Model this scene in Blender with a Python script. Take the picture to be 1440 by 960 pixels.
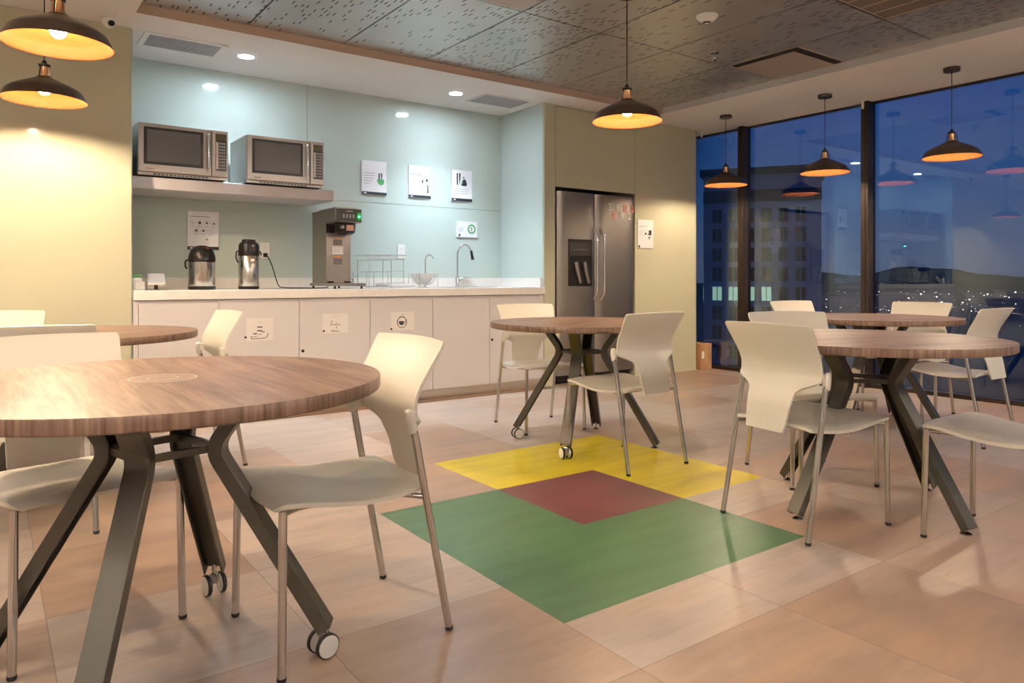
import bpy, bmesh, math, random
from mathutils import Vector, Matrix
PI = math.pi
C = bpy.context.scene.collection
scn = bpy.context.scene
for o in list(bpy.data.objects): bpy.data.objects.remove(o)
random.seed(7)

# ------------------------------------------------------------------ camera
F, HZ, YAW, EYE = 1023.5, 392.2, 0.6263, 1.0017
cam_d = bpy.data.cameras.new('camera'); cam = bpy.data.objects.new('camera', cam_d); C.objects.link(cam)
cam.location = (0, 0, EYE); cam.rotation_euler = (PI/2, 0, -YAW)
cam_d.sensor_width = 36; cam_d.lens = F*36/1440
cam_d.shift_y = -(480-HZ)/1440
cam_d.clip_start = 0.05; cam_d.clip_end = 20000
scn.camera = cam
scn.view_settings.view_transform = 'Standard'; scn.view_settings.look = 'None'
scn.view_settings.gamma = 1; scn.view_settings.use_curve_mapping = False
scn.view_settings.exposure = 0.6
# light levels
W_PEND, W_PEND_WIN, W_DOWN, W_LED, W_FILL_UP = 54, 32, 120, 12, 140
WARM = (1.0, 0.79, 0.54); COOL = (0.70, 0.86, 1.0); NEUT = (1.0, 0.90, 0.80)

# ------------------------------------------------------------------ world: dusk sky
w = bpy.data.worlds.new('dusk'); scn.world = w; w.use_nodes = True
nt = w.node_tree; nt.nodes.clear()
out = nt.nodes.new('ShaderNodeOutputWorld'); bg = nt.nodes.new('ShaderNodeBackground')
tc = nt.nodes.new('ShaderNodeTexCoord'); sp = nt.nodes.new('ShaderNodeSeparateXYZ'); cr = nt.nodes.new('ShaderNodeValToRGB')
nt.links.new(tc.outputs['Generated'], sp.inputs[0]); nt.links.new(sp.outputs['Z'], cr.inputs[0])
nt.links.new(cr.outputs[0], bg.inputs[0]); nt.links.new(bg.outputs[0], out.inputs[0])
e = cr.color_ramp.elements
e[0].position = 0.0; e[0].color = (0.050, 0.062, 0.105, 1)
e[1].position = 1.0; e[1].color = (0.002, 0.02, 0.09, 1)
for p, c in ((0.03, (0.050, 0.066, 0.122, 1)), (0.10, (0.022, 0.055, 0.14, 1)), (0.22, (0.004, 0.036, 0.14, 1))):
    q = e.new(p); q.color = c
bg.inputs[1].default_value = 1.15

# ------------------------------------------------------------------ materials
def mat(name, col, rough=0.5, metal=0.0, spec=0.5, coat=0.0, emis=None, estr=0.0, trans=0.0, ior=1.45, aniso=0.0):
    m = bpy.data.materials.new(name); m.use_nodes = True
    b = m.node_tree.nodes['Principled BSDF']
    b.inputs['Base Color'].default_value = (*col, 1); b.inputs['Roughness'].default_value = rough
    b.inputs['Metallic'].default_value = metal; b.inputs['Specular IOR Level'].default_value = spec
    b.inputs['Coat Weight'].default_value = coat; b.inputs['Coat Roughness'].default_value = 0.04
    b.inputs['Transmission Weight'].default_value = trans; b.inputs['IOR'].default_value = ior
    b.inputs['Anisotropic'].default_value = aniso
    if emis: b.inputs['Emission Color'].default_value = (*emis, 1); b.inputs['Emission Strength'].default_value = estr
    return m
def N(m, t, **kw):
    n = m.node_tree.nodes.new(t)
    for k, v in kw.items(): setattr(n, k, v)
    return n
def L(m, a, b): m.node_tree.links.new(a, b)
def math_n(m, op, a, b=None, c=None):
    n = N(m, 'ShaderNodeMath', operation=op)
    for i, x in enumerate((a, b, c)):
        if x is None: continue
        if isinstance(x, (int, float)): n.inputs[i].default_value = x
        else: L(m, x, n.inputs[i])
    return n.outputs[0]
def coords(m, scale=(1, 1, 1), src='Object'):
    tc = N(m, 'ShaderNodeTexCoord'); mp = N(m, 'ShaderNodeMapping'); mp.inputs['Scale'].default_value = scale
    L(m, tc.outputs[src], mp.inputs[0]); return mp.outputs[0]
def noise(m, vec, scale=5, detail=4, rough=0.5, dist=0.0):
    n = N(m, 'ShaderNodeTexNoise'); n.inputs['Scale'].default_value = scale; n.inputs['Detail'].default_value = detail
    n.inputs['Roughness'].default_value = rough; n.inputs['Distortion'].default_value = dist
    L(m, vec, n.inputs['Vector']); return n.outputs['Fac']
def ramp(m, fac, stops):
    r = N(m, 'ShaderNodeValToRGB'); L(m, fac, r.inputs[0]); e = r.color_ramp.elements
    while len(e) < len(stops): e.new(0.5)
    for k, (p, c) in enumerate(stops): e[k].position = p; e[k].color = (*c, 1)
    return r.outputs[0]
def mix(m, fac, a, b, mode='MIX'):
    n = N(m, 'ShaderNodeMix', data_type='RGBA', blend_type=mode)
    for i, x in ((0, fac), (6, a), (7, b)):
        if isinstance(x, (int, float)): n.inputs[i].default_value = x
        elif isinstance(x, tuple): n.inputs[i].default_value = (*x, 1)
        else: L(m, x, n.inputs[i])
    return n.outputs[2]
def bsdf(m): return m.node_tree.nodes['Principled BSDF']
def bumpy(m, h, strength=0.1, dist=0.01):
    b = N(m, 'ShaderNodeBump'); b.inputs['Strength'].default_value = strength; b.inputs['Distance'].default_value = dist
    L(m, h, b.inputs['Height']); L(m, b.outputs[0], bsdf(m).inputs['Normal'])
def vary(m, scale=6, amt=0.08, stretch=(1, 1, 1)):
    """slight procedural unevenness of a plain colour"""
    c = tuple(bsdf(m).inputs['Base Color'].default_value)[:3]
    f = noise(m, coords(m, stretch), scale, 3)
    L(m, ramp(m, f, [(0.3, tuple(x*(1-amt) for x in c)), (0.7, tuple(min(1, x*(1+amt)) for x in c))]), bsdf(m).inputs['Base Color'])
    return m

M = {}
M['soffit'] = vary(mat('painted_ceiling', (0.82, 0.79, 0.77), 0.6), 2, 0.02)
M['lip'] = vary(mat('ceiling_lip', (0.50, 0.38, 0.30), 0.55), 3, 0.05)
M['glass_warm_lit'] = vary(mat('painted_glass_warm_lit', (0.56, 0.545, 0.40), 0.12, spec=0.4), 1.2, 0.02)  # wall glass with the warm lamplight tinted into its colour
M['glass_cool_lit'] = vary(mat('painted_glass_cool_lit', (0.52, 0.60, 0.56), 0.10, spec=0.45), 1.2, 0.02)  # same wall glass, the cool downlight tint put into its colour
M['seam'] = vary(mat('seam_dark', (0.22, 0.25, 0.22), 0.6), 4, .05)
M['wall'] = vary(mat('painted_wall', (0.50, 0.50, 0.50), 0.7), 2, 0.03)
M['cabinet'] = vary(mat('cabinet_laminate', (0.65, 0.61, 0.61), 0.35), 2, 0.02)
M['counter'] = vary(mat('white_quartz', (0.84, 0.80, 0.76), 0.22), 40, 0.03)
M['shelf'] = vary(mat('white_shelf', (0.74, 0.70, 0.72), 0.35), 4, 0.02)
M['steel'] = vary(mat('brushed_steel', (0.40, 0.355, 0.315), 0.30, 1.0, aniso=0.5), 30, 0.05, (1, 1, 30))
M['pot_steel'] = vary(mat('polished_pot_steel', (0.66, 0.61, 0.54), 0.20, 1.0), 30, 0.05)
M['fridge_steel'] = vary(mat('fridge_steel', (0.37, 0.33, 0.295), 0.38, 1.0), 20, 0.05, (30, 30, 0.4))
M['kick'] = vary(mat('kick_steel', (0.66, 0.58, 0.48), 0.30, 1.0), 10, 0.06, (.4, 1, 1))
M['chrome'] = vary(mat('chrome_tube', (0.58, 0.56, 0.53), 0.10, 1.0), 8, 0.03)
M['bright'] = vary(mat('bright_chrome', (0.82, 0.83, 0.84), 0.16, 1.0), 8, 0.02)
M['black'] = vary(mat('black_plastic', (0.015, 0.012, 0.011), 0.32, spec=0.35), 10, 0.1)
M['rubber'] = vary(mat('black_rubber', (0.015, 0.014, 0.013), 0.6), 10, 0.1)
M['darkglass'] = vary(mat('oven_glass', (0.095, 0.09, 0.082), 0.28), 3, 0.1)
M['ivory'] = vary(mat('ivory_plastic', (0.70, 0.665, 0.585), 0.32), 3, 0.015)
M['bumpivory'] = M['ivory']
M['pend_out'] = vary(mat('bronze_shade', (0.055, 0.036, 0.026), 0.30, 0.35), 6, 0.1)
M['pend_in'] = vary(mat('gold_shade_lining', (0.078, 0.0175, 0.0028), 0.5, spec=0.25), 6, 0.03)
M['brass'] = vary(mat('copper_neck', (0.72, 0.40, 0.20), 0.22, 1.0), 6, 0.05)
M['white_plastic'] = vary(mat('white_plastic', (0.80, 0.78, 0.74), 0.4), 5, 0.02)
M['paper'] = vary(mat('white_sign_board', (0.86, 0.85, 0.87), 0.35), 4, 0.01)
M['ink'] = vary(mat('dark_print', (0.035, 0.04, 0.05), 0.5), 9, 0.1)
M['greyink'] = vary(mat('grey_print', (0.40, 0.40, 0.43), 0.5), 9, 0.05)
M['greenink'] = vary(mat('green_print', (0.10, 0.42, 0.17), 0.5), 9, 0.05)
M['redink'] = vary(mat('red_print', (0.62, 0.10, 0.06), 0.5), 9, 0.05)
M['orangeink'] = vary(mat('orange_print', (0.75, 0.26, 0.06), 0.5), 9, 0.05)
M['pink'] = vary(mat('pink_card', (0.72, 0.36, 0.32), 0.5), 9, 0.05)
M['mullion'] = vary(mat('bronze_mullion', (0.045, 0.030, 0.022), 0.35, 0.4), 5, 0.1)
M['cardboard'] = vary(mat('cardboard', (0.50, 0.28, 0.14), 0.75), 7, 0.1)
M['tape'] = vary(mat('packing_tape', (0.66, 0.42, 0.22), 0.25), 7, 0.05)
M['bowl'] = vary(mat('white_ceramic', (0.85, 0.86, 0.86), 0.15), 5, 0.01)
M['green_lid'] = vary(mat('green_lid', (0.12, 0.30, 0.12), 0.4), 8, 0.1)
M['greycard'] = vary(mat('grey_card', (0.36, 0.38, 0.42), 0.3), 8, 0.05)
M['leg_metal'] = vary(mat('warm_grey_leg_metal', (0.080, 0.072, 0.056), 0.36, 0.55), 6, 0.06)
M['hub'] = vary(mat('caster_hub', (0.70, 0.68, 0.64), 0.4), 6, 0.03)
M['dark_slot'] = vary(mat('dark_void', (0.012, 0.01, 0.01), 0.8), 6, 0.1)
M['beige_metal'] = vary(mat('beige_metal', (0.42, 0.34, 0.28), 0.42, 0.2), 6, 0.04)
M['vent_grey'] = vary(mat('vent_grey', (0.42, 0.40, 0.42), 0.5), 6, 0.04)
M['vent_dark'] = vary(mat('vent_dark', (0.16, 0.15, 0.16), 0.6), 6, 0.04)
M['bulb'] = mat('lamp_bulb', (1, 1, 1), 0.4, emis=WARM, estr=W_PEND*20)
M['bulb_window'] = mat('window_lamp_bulb', (1, 1, 1), 0.4, emis=WARM, estr=W_PEND_WIN*20)
M['down'] = mat('downlight_lens', (1, 1, 1), 0.4, emis=(0.74, 0.87, 1.0), estr=270)
M['led'] = mat('led_tube', (1, 1, 1), 0.4, emis=(1.0, 0.93, 0.84), estr=9)
M['greenled'] = mat('green_led', (0, 0.4, 0.1), 0.4, emis=(0.02, 1.0, 0.18), estr=14)
M['facade'] = vary(mat('tower_concrete', (0.20, 0.25, 0.38), 0.7), 0.3, 0.08)
M['facade_dark'] = vary(mat('tower_dark_band', (0.05, 0.05, 0.07), 0.7), 0.3, 0.1)
M['tower_pane'] = vary(mat('tower_pane', (0.02, 0.022, 0.03), 0.15), 0.5, 0.2)
M['tower_lit'] = mat('tower_lit_pane', (0.1, 0.1, 0.1), 0.3, emis=(0.62, 0.95, 0.70), estr=0.42)
M['tower_dim'] = mat('tower_dim_pane', (0.03, 0.03, 0.03), 0.3, emis=(0.9, 0.75, 0.45), estr=0.10)
M['hill'] = vary(mat('dark_hill', (0.028, 0.036, 0.045), 0.9), 0.002, 0.3)
M['city'] = vary(mat('dark_city_ground', (0.075, 0.08, 0.10), 0.9), 0.004, 0.4)
M['citylight'] = mat('city_light', (1, 1, 1), 0.4, emis=(1.0, 0.88, 0.72), estr=3.0)
M['redlight'] = mat('roof_beacon', (1, 0.1, 0.1), 0.4, emis=(1.0, 0.2, 0.2), estr=3.0)

# window glass: clear pane with true Fresnel mirror reflection
m = bpy.data.materials.new('window_glass'); m.use_nodes = True; m.node_tree.nodes.clear()
o_ = N(m, 'ShaderNodeOutputMaterial'); tr = N(m, 'ShaderNodeBsdfTransparent'); gl = N(m, 'ShaderNodeBsdfGlossy'); mx = N(m, 'ShaderNodeMixShader'); fr = N(m, 'ShaderNodeFresnel')
tr.inputs[0].default_value = (0.90, 0.95, 0.98, 1); gl.inputs['Roughness'].default_value = 0.0; gl.inputs[0].default_value = (0.80, 0.92, 1.0, 1); fr.inputs[0].default_value = 1.50
L(m, math_n(m, 'MULTIPLY', fr.outputs[0], 2.3), mx.inputs[0]); L(m, tr.outputs[0], mx.inputs[1]); L(m, gl.outputs[0], mx.inputs[2]); L(m, mx.outputs[0], o_.inputs[0])
M['glass'] = m

# floor: vinyl wood-look tiles, .61 m, half a tile offset in Y, grain along X
T = 0.61; X0, Y0 = 1.3645, 1.6271
def floor_mat():
    m = mat('wood_look_vinyl', (0.5, 0.4, 0.3), 0.30, spec=0.45)
    tc = N(m, 'ShaderNodeTexCoord'); s = N(m, 'ShaderNodeSeparateXYZ'); L(m, tc.outputs['Object'], s.inputs[0])
    u = math_n(m, 'DIVIDE', math_n(m, 'SUBTRACT', s.outputs[0], X0), T)
    v = math_n(m, 'ADD', math_n(m, 'DIVIDE', math_n(m, 'SUBTRACT', s.outputs[1], Y0), T), 0.5)
    fu, fv = math_n(m, 'FLOOR', u), math_n(m, 'FLOOR', v)
    cb = N(m, 'ShaderNodeCombineXYZ'); L(m, fu, cb.inputs[0]); L(m, fv, cb.inputs[1])
    wn = N(m, 'ShaderNodeTexWhiteNoise', noise_dimensions='3D'); L(m, cb.outputs[0], wn.inputs['Vector'])
    # shifted streak coordinates per tile
    def noise4(scale_vec, sc, det):
        n = N(m, 'ShaderNodeTexNoise', noise_dimensions='4D'); n.inputs['Scale'].default_value = sc; n.inputs['Detail'].default_value = det; n.inputs['Roughness'].default_value = 0.58
        L(m, coords(m, scale_vec), n.inputs['Vector']); L(m, math_n(m, 'MULTIPLY', wn.outputs['Value'], 37.0), n.inputs['W']); return n.outputs['Fac']
    n1 = noise4((1.0, 4.0, 1.0), 1.7, 4)
    n2 = noise4((2.0, 22.0, 1.0), 2.4, 3)
    base = ramp(m, wn.outputs['Value'], [(0.0, (0.37, 0.26, 0.19)), (0.40, (0.44, 0.325, 0.25)), (0.5, (0.44, 0.375, 0.33)), (1.0, (0.52, 0.44, 0.385))])
    c = mix(m, math_n(m, 'MULTIPLY', math_n(m, 'SUBTRACT', n2, 0.35), 0.9), base, (0.30, 0.215, 0.175))
    str_ = ramp(m, n1, [(0.32, (0.80, 0.77, 0.77)), (0.50, (0.97, 0.95, 0.94)), (0.68, (1.14, 1.04, 0.93))])
    c = mix(m, 1.0, c, str_, 'MULTIPLY')
    # seams
    du = math_n(m, 'ABSOLUTE', math_n(m, 'SUBTRACT', math_n(m, 'FRACT', math_n(m, 'ADD', u, 0.5)), 0.5))
    dv = math_n(m, 'ABSOLUTE', math_n(m, 'SUBTRACT', math_n(m, 'FRACT', math_n(m, 'ADD', v, 0.5)), 0.5))
    sm = math_n(m, 'LESS_THAN', math_n(m, 'MINIMUM', du, dv), 0.0026)
    c = mix(m, math_n(m, 'MULTIPLY', sm, 0.55), c, (0.12, 0.08, 0.06))
    L(m, c, bsdf(m).inputs['Base Color'])
    L(m, math_n(m, 'ADD', math_n(m, 'MULTIPLY', n1, 0.08), 0.285), bsdf(m).inputs['Roughness'])
    return m
def color_tile(name, col, dark):
    m = mat(name, col, 0.32, spec=0.45)
    n1 = noise(m, coords(m, (1.0, 5.5, 1)), 2.0, 5, 0.6, 0.3)
    L(m, ramp(m, n1, [(0.3, dark), (0.72, col)]), bsdf(m).inputs['Base Color'])
    return m
M['floor'] = floor_mat()
M['t_green'] = color_tile('green_vinyl', (0.090, 0.200, 0.085), (0.058, 0.140, 0.066))
M['t_yellow'] = color_tile('yellow_vinyl', (0.80, 0.66, 0.010), (0.62, 0.47, 0.008))
M['t_plum'] = color_tile('plum_vinyl', (0.200, 0.060, 0.066), (0.140, 0.046, 0.054))

def wood_mat(name, edge=False):
    m = mat(name, (0.4, 0.25, 0.15), 0.38, spec=0.42)
    v = coords(m, (1.0, 9.0, 1.0) if not edge else (14, 14, 0.5))
    n1 = noise(m, v, 1.7 if not edge else 3.0, 6, 0.65, 0.6)
    n2 = noise(m, coords(m, (3, 75, 3) if not edge else (70, 70, 3)), 2.0, 2, 0.5)
    f = math_n(m, 'ADD', math_n(m, 'MULTIPLY', n1, 0.72), math_n(m, 'MULTIPLY', n2, 0.28))
    g_ = 0.66 if edge else 1.0
    L(m, ramp(m, f, [(0.34, (0.105*g_, 0.056*g_, 0.034*g_)), (0.46, (0.205*g_, 0.120*g_, 0.078*g_)), (0.57, (0.295*g_, 0.185*g_, 0.126*g_)), (0.68, (0.39*g_, 0.260*g_, 0.180*g_))]), bsdf(m).inputs['Base Color'])
    return m
M['wood'] = wood_mat('walnut_laminate'); M['wood_edge'] = wood_mat('walnut_edge', True)

def perf_mat():
    m = mat('perforated_metal', (0.40, 0.39, 0.37), 0.26, 0.85)
    tc = N(m, 'ShaderNodeTexCoord'); s = N(m, 'ShaderNodeSeparateXYZ'); L(m, tc.outputs['Object'], s.inputs[0])
    CX, CY = 0.031, 0.088
    u = math_n(m, 'DIVIDE', s.outputs[0], CX); fu = math_n(m, 'FLOOR', u)
    offs = N(m, 'ShaderNodeTexWhiteNoise', noise_dimensions='1D'); L(m, fu, offs.inputs['W'])
    v = math_n(m, 'ADD', math_n(m, 'DIVIDE', s.outputs[1], CY), offs.outputs['Value']); fv = math_n(m, 'FLOOR', v)
    cb = N(m, 'ShaderNodeCombineXYZ'); L(m, fu, cb.inputs[0]); L(m, fv, cb.inputs[1])
    wn = N(m, 'ShaderNodeTexWhiteNoise', noise_dimensions='3D'); L(m, cb.outputs[0], wn.inputs['Vector'])
    dens = math_n(m, 'ADD', math_n(m, 'MULTIPLY', noise(m, coords(m, (1, 1, 1)), 1.1, 0), 0.9), -0.16)
    on = math_n(m, 'LESS_THAN', wn.outputs['Value'], dens)
    a = math_n(m, 'LESS_THAN', math_n(m, 'ABSOLUTE', math_n(m, 'SUBTRACT', math_n(m, 'FRACT', u), 0.5)), 0.13)
    b = math_n(m, 'LESS_THAN', math_n(m, 'ABSOLUTE', math_n(m, 'SUBTRACT', math_n(m, 'FRACT', v), 0.5)), 0.29)
    k = math_n(m, 'MULTIPLY', on, math_n(m, 'MULTIPLY', a, b))
    n1 = noise(m, coords(m, (1, 1, 1)), 3, 4)
    base = ramp(m, n1, [(0.3, (0.56, 0.54, 0.52)), (0.7, (0.62, 0.60, 0.58))])
    L(m, mix(m, k, base, (0.012, 0.010, 0.010)), bsdf(m).inputs['Base Color'])
    L(m, math_n(m, 'ADD', math_n(m, 'MULTIPLY', n1, 0.05), 0.36), bsdf(m).inputs['Roughness'])
    return m
M['perf'] = perf_mat()

# ------------------------------------------------------------------ mesh helpers
def obj(name, bm, material, parent=None, smooth=False, bevel=0):
    me = bpy.data.meshes.new(name)
    bmesh.ops.recalc_face_normals(bm, faces=bm.faces)
    bm.to_mesh(me); bm.free()
    for q in (material if isinstance(material, (list, tuple)) else [material]): me.materials.append(q)
    if smooth:
        for p in me.polygons: p.use_smooth = True
        try: me.set_sharp_from_angle(angle=math.radians(38))
        except Exception: pass
    o = bpy.data.objects.new(name, me); C.objects.link(o)
    if parent: o.parent = parent
    if bevel:
        b = o.modifiers.new('bevel', 'BEVEL'); b.width = bevel; b.segments = 2; b.limit_method = 'ANGLE'; b.angle_limit = math.radians(50)
    return o
def thing(name, label, cat, loc=(0, 0, 0), rz=0, group=None):
    o = bpy.data.objects.new(name, None); C.objects.link(o); o.empty_display_size = 0.05
    o.location = loc; o.rotation_euler = (0, 0, rz); o['label'] = label; o['category'] = cat
    if group: o['group'] = group
    return o
def tag(o, label, cat, group=None, kind=None):
    o['label'] = label; o['category'] = cat
    if group: o['group'] = group
    if kind: o['kind'] = kind
    return o
def struct(name, bm, m, parent=None, **k):
    o = obj(name, bm, m, parent, **k)
    if not parent: o['kind'] = 'structure'
    return o
def dup(root, loc, rz, label, group=None):
    r = root.copy(); C.objects.link(r); r.location = loc; r.rotation_euler = (0, 0, rz); r['label'] = label
    if group: r['group'] = group
    def rec(src, dst):
        for ch in list(src.children):
            c = ch.copy(); C.objects.link(c); c.parent = dst; c.matrix_parent_inverse = ch.matrix_parent_inverse.copy(); rec(ch, c)
    rec(root, r)
    return r
def B(): return bmesh.new()
def box(bm, x0, x1, y0, y1, z0, z1, mi=0):
    vs = [bm.verts.new(p) for p in ((x0, y0, z0), (x1, y0, z0), (x1, y1, z0), (x0, y1, z0), (x0, y0, z1), (x1, y0, z1), (x1, y1, z1), (x0, y1, z1))]
    for f in ((0, 3, 2, 1), (4, 5, 6, 7), (0, 1, 5, 4), (1, 2, 6, 5), (2, 3, 7, 6), (3, 0, 4, 7)):
        bm.faces.new([vs[i] for i in f]).material_index = mi
    return bm
def tube(bm, pts, r, n=12, mi=0, cap=True):
    pts = [Vector(p) for p in pts]; rs = r if isinstance(r, (list, tuple)) else [r]*len(pts); rings = []
    ref = None
    for i, p in enumerate(pts):
        a = pts[max(0, i-1)]; b = pts[min(len(pts)-1, i+1)]; t = (b-a).normalized()
        if ref is None: ref = Vector((0, 0, 1)) if abs(t.z) < 0.9 else Vector((1, 0, 0))
        x = t.cross(ref); x.normalize(); y = x.cross(t); y.normalize(); ref = y
        rings.append([bm.verts.new(p+x*math.cos(2*PI*k/n)*rs[i]+y*math.sin(2*PI*k/n)*rs[i]) for k in range(n)])
    for i in range(len(rings)-1):
        for k in range(n): bm.faces.new((rings[i][k], rings[i][(k+1) % n], rings[i+1][(k+1) % n], rings[i+1][k])).material_index = mi
    if cap:
        bm.faces.new(rings[0][::-1]).material_index = mi; bm.faces.new(rings[-1]).material_index = mi
    return bm
def round_path(pts, rad, n=5):
    """fillet the inner corners of a polyline"""
    pts = [Vector(p) for p in pts]; out = [pts[0]]
    for i in range(1, len(pts)-1):
        a, b, c = pts[i-1], pts[i], pts[i+1]
        r = min(rad, (a-b).length*.49, (c-b).length*.49)
        p = b+(a-b).normalized()*r; q = b+(c-b).normalized()*r
        for k in range(n+1):
            t = k/n; out.append(p*(1-t)**2+b*2*t*(1-t)+q*t*t)
    out.append(pts[-1]); return out
def lathe(bm, prof, n=48, c=(0, 0, 0), mi=0, closed=False, axis='z'):
    rings = []
    for r, z in prof:
        ring = []
        for k in range(n):
            a = 2*PI*k/n
            if axis == 'z': p = (c[0]+r*math.cos(a), c[1]+r*math.sin(a), c[2]+z)
            elif axis == 'y': p = (c[0]+r*math.cos(a), c[1]+z, c[2]+r*math.sin(a))
            else: p = (c[0]+z, c[1]+r*math.cos(a), c[2]+r*math.sin(a))
            ring.append(bm.verts.new(p))
        rings.append(ring)
    m_ = len(rings)
    for i in range(m_-1 if not closed else m_):
        A, Bq = rings[i], rings[(i+1) % m_]
        for k in range(n):
            f = bm.faces.new((A[k], A[(k+1) % n], Bq[(k+1) % n], Bq[k])); f.material_index = mi
    if not closed:
        for r_ in (rings[0], rings[-1]): bm.faces.new(r_).material_index = mi
    bmesh.ops.remove_doubles(bm, verts=bm.verts, dist=1e-6)
    return bm
def sheet(bm, G, t, mi=0):
    """closed shell from a grid of points G[i][j], thickness t along the surface normal"""
    n, m_ = len(G), len(G[0]); G = [[Vector(p) for p in r] for r in G]
    top, bot = [], []
    for i in range(n):
        rt, rb = [], []
        for j in range(m_):
            du = G[min(n-1, i+1)][j]-G[max(0, i-1)][j]; dv = G[i][min(m_-1, j+1)]-G[i][max(0, j-1)]
            nn = du.cross(dv).normalized()
            rt.append(bm.verts.new(G[i][j]+nn*t/2)); rb.append(bm.verts.new(G[i][j]-nn*t/2))
        top.append(rt); bot.append(rb)
    for i in range(n-1):
        for j in range(m_-1):
            bm.faces.new((top[i][j], top[i+1][j], top[i+1][j+1], top[i][j+1])); bm.faces.new((bot[i][j], bot[i][j+1], bot[i+1][j+1], bot[i+1][j]))
    for i in range(n-1):
        bm.faces.new((top[i][0], bot[i][0], bot[i+1][0], top[i+1][0])); bm.faces.new((top[i][-1], top[i+1][-1], bot[i+1][-1], bot[i][-1]))
    for j in range(m_-1):
        bm.faces.new((top[0][j], top[0][j+1], bot[0][j+1], bot[0][j])); bm.faces.new((top[-1][j], bot[-1][j], bot[-1][j+1], top[-1][j+1]))
    return bm
def disc(bm, c, r, t, axis='y', n=32, mi=0): return lathe(bm, [(r, 0), (r, t)], n, c, mi, axis=axis)
def text_obj(name, s, size, material, parent, loc, rot, ext=0.0006):
    cu = bpy.data.curves.new(name+'_c', 'FONT'); cu.body = s; cu.size = size; cu.extrude = ext; cu.align_x = 'CENTER'; cu.align_y = 'CENTER'
    t = bpy.data.objects.new('tmp', cu); C.objects.link(t); bpy.context.view_layer.update()
    me = bpy.data.meshes.new_from_object(t.evaluated_get(bpy.context.evaluated_depsgraph_get())); bpy.data.objects.remove(t)
    me.name = name; me.materials.clear(); me.materials.append(material)
    o = bpy.data.objects.new(name, me); C.objects.link(o); o.location = loc; o.rotation_euler = rot; o.parent = parent
    return o
def spot(loc, power, color, size, blend=0.6, rad=0.04, parent=None, name='lamp_light'):
    l = bpy.data.lights.new(name, 'SPOT'); l.energy = power; l.color = color; l.spot_size = size; l.spot_blend = blend; l.shadow_soft_size = rad
    o = bpy.data.objects.new(name, l); C.objects.link(o); o.location = loc
    if parent: o.parent = parent
    return o
def point(loc, power, color, rad=0.03, parent=None, name='lamp_light'):
    l = bpy.data.lights.new(name, 'POINT'); l.energy = power; l.color = color; l.shadow_soft_size = rad
    o = bpy.data.objects.new(name, l); C.objects.link(o); o.location = loc
    if parent: o.parent = parent
    return o

# ------------------------------------------------------------------ room shell
YP, YB, XW, ZC, ZT = 5.3117, 6.0066, 6.648, 2.6414, 2.70
XL, XR = 0.774, 4.213            # alcove
XMIN, YMIN, YMAX = -3.2, -3.6, 6.7
SX0, SX1, SY0, SY1 = 0.75, 5.45, -1.39, 4.985       # coffer
# floor: one face per tile piece
bm = B()
def idx(i, jh):   # i tile col, jh half-tile row
    g = 0 <= i < 2 and 0 <= jh < 4; y = 1 <= i < 3 and 2 <= jh < 6
    return 3 if g and y else 1 if g else 2 if y else 0
ys = [YMIN]+[Y0+T/2*k for k in range(-16, 18) if YMIN < Y0+T/2*k < YMAX]+[YMAX]
xs = [XMIN]+[X0+T*k for k in range(-9, 10) if XMIN < X0+T*k < XW+.12]+[XW+.12]
V = [[bm.verts.new((x, y, 0)) for y in ys] for x in xs]
for i in range(len(xs)-1):
    for j in range(len(ys)-1):
        f = bm.faces.new((V[i][j], V[i+1][j], V[i+1][j+1], V[i][j+1]))
        f.material_index = idx(math.floor(((xs[i]+xs[i+1])/2-X0)/T), math.floor(((ys[j]+ys[j+1])/2-Y0)/(T/2)))
ext = bmesh.ops.extrude_face_region(bm, geom=bm.faces[:])
bmesh.ops.translate(bm, verts=[v for v in ext['geom'] if isinstance(v, bmesh.types.BMVert)], vec=(0, 0, -0.12))
struct('floor', bm, [M['floor'], M['t_green'], M['t_yellow'], M['t_plum']])
# ceiling soffit (ring round the coffer)
bm = B()
box(bm, XMIN, SX0, YMIN, YMAX, ZC, ZC+.3); box(bm, SX1, XW+.12, YMIN, YMAX, ZC, ZC+.3)
box(bm, SX0, SX1, SY1, YMAX, ZC, ZC+.3); box(bm, SX0, SX1, YMIN, SY0, ZC, ZC+.3)
struct('ceiling', bm, M['soffit'])
# lip of the coffer: kitchen side darker timber-coloured, window side pale
bm = B(); box(bm, SX0, SX1, SY1-.004, SY1-.0005, ZC-.001, ZT); struct('trim_1', bm, M['lip'])
bm = B(); box(bm, SX1-.004, SX1-.0005, SY0, SY1-.004, ZC-.001, ZT); struct('trim_2', bm, M['wall'])
bm = B(); box(bm, SX0+.0005, SX0+.004, SY0, SY1-.004, ZC-.001, ZT); struct('trim_3', bm, M['lip'])
# perforated metal ceiling panels laid edge to edge
pw, pl = (SX1-SX0)/7, 1.274
bm = B(); 
box(bm, SX0, SX1, SY0, SY1, ZT+.012, ZT+.03, 1)
for i in range(7):
    for j in range(5):
        x0, y1 = SX0+i*pw, SY1-j*pl
        box(bm, x0+.005, x0+pw-.005, y1-pl+.005, y1-.005, ZT, ZT+.011)
struct('ceiling.001', bm, [M['perf'], M['dark_slot']])

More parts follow.
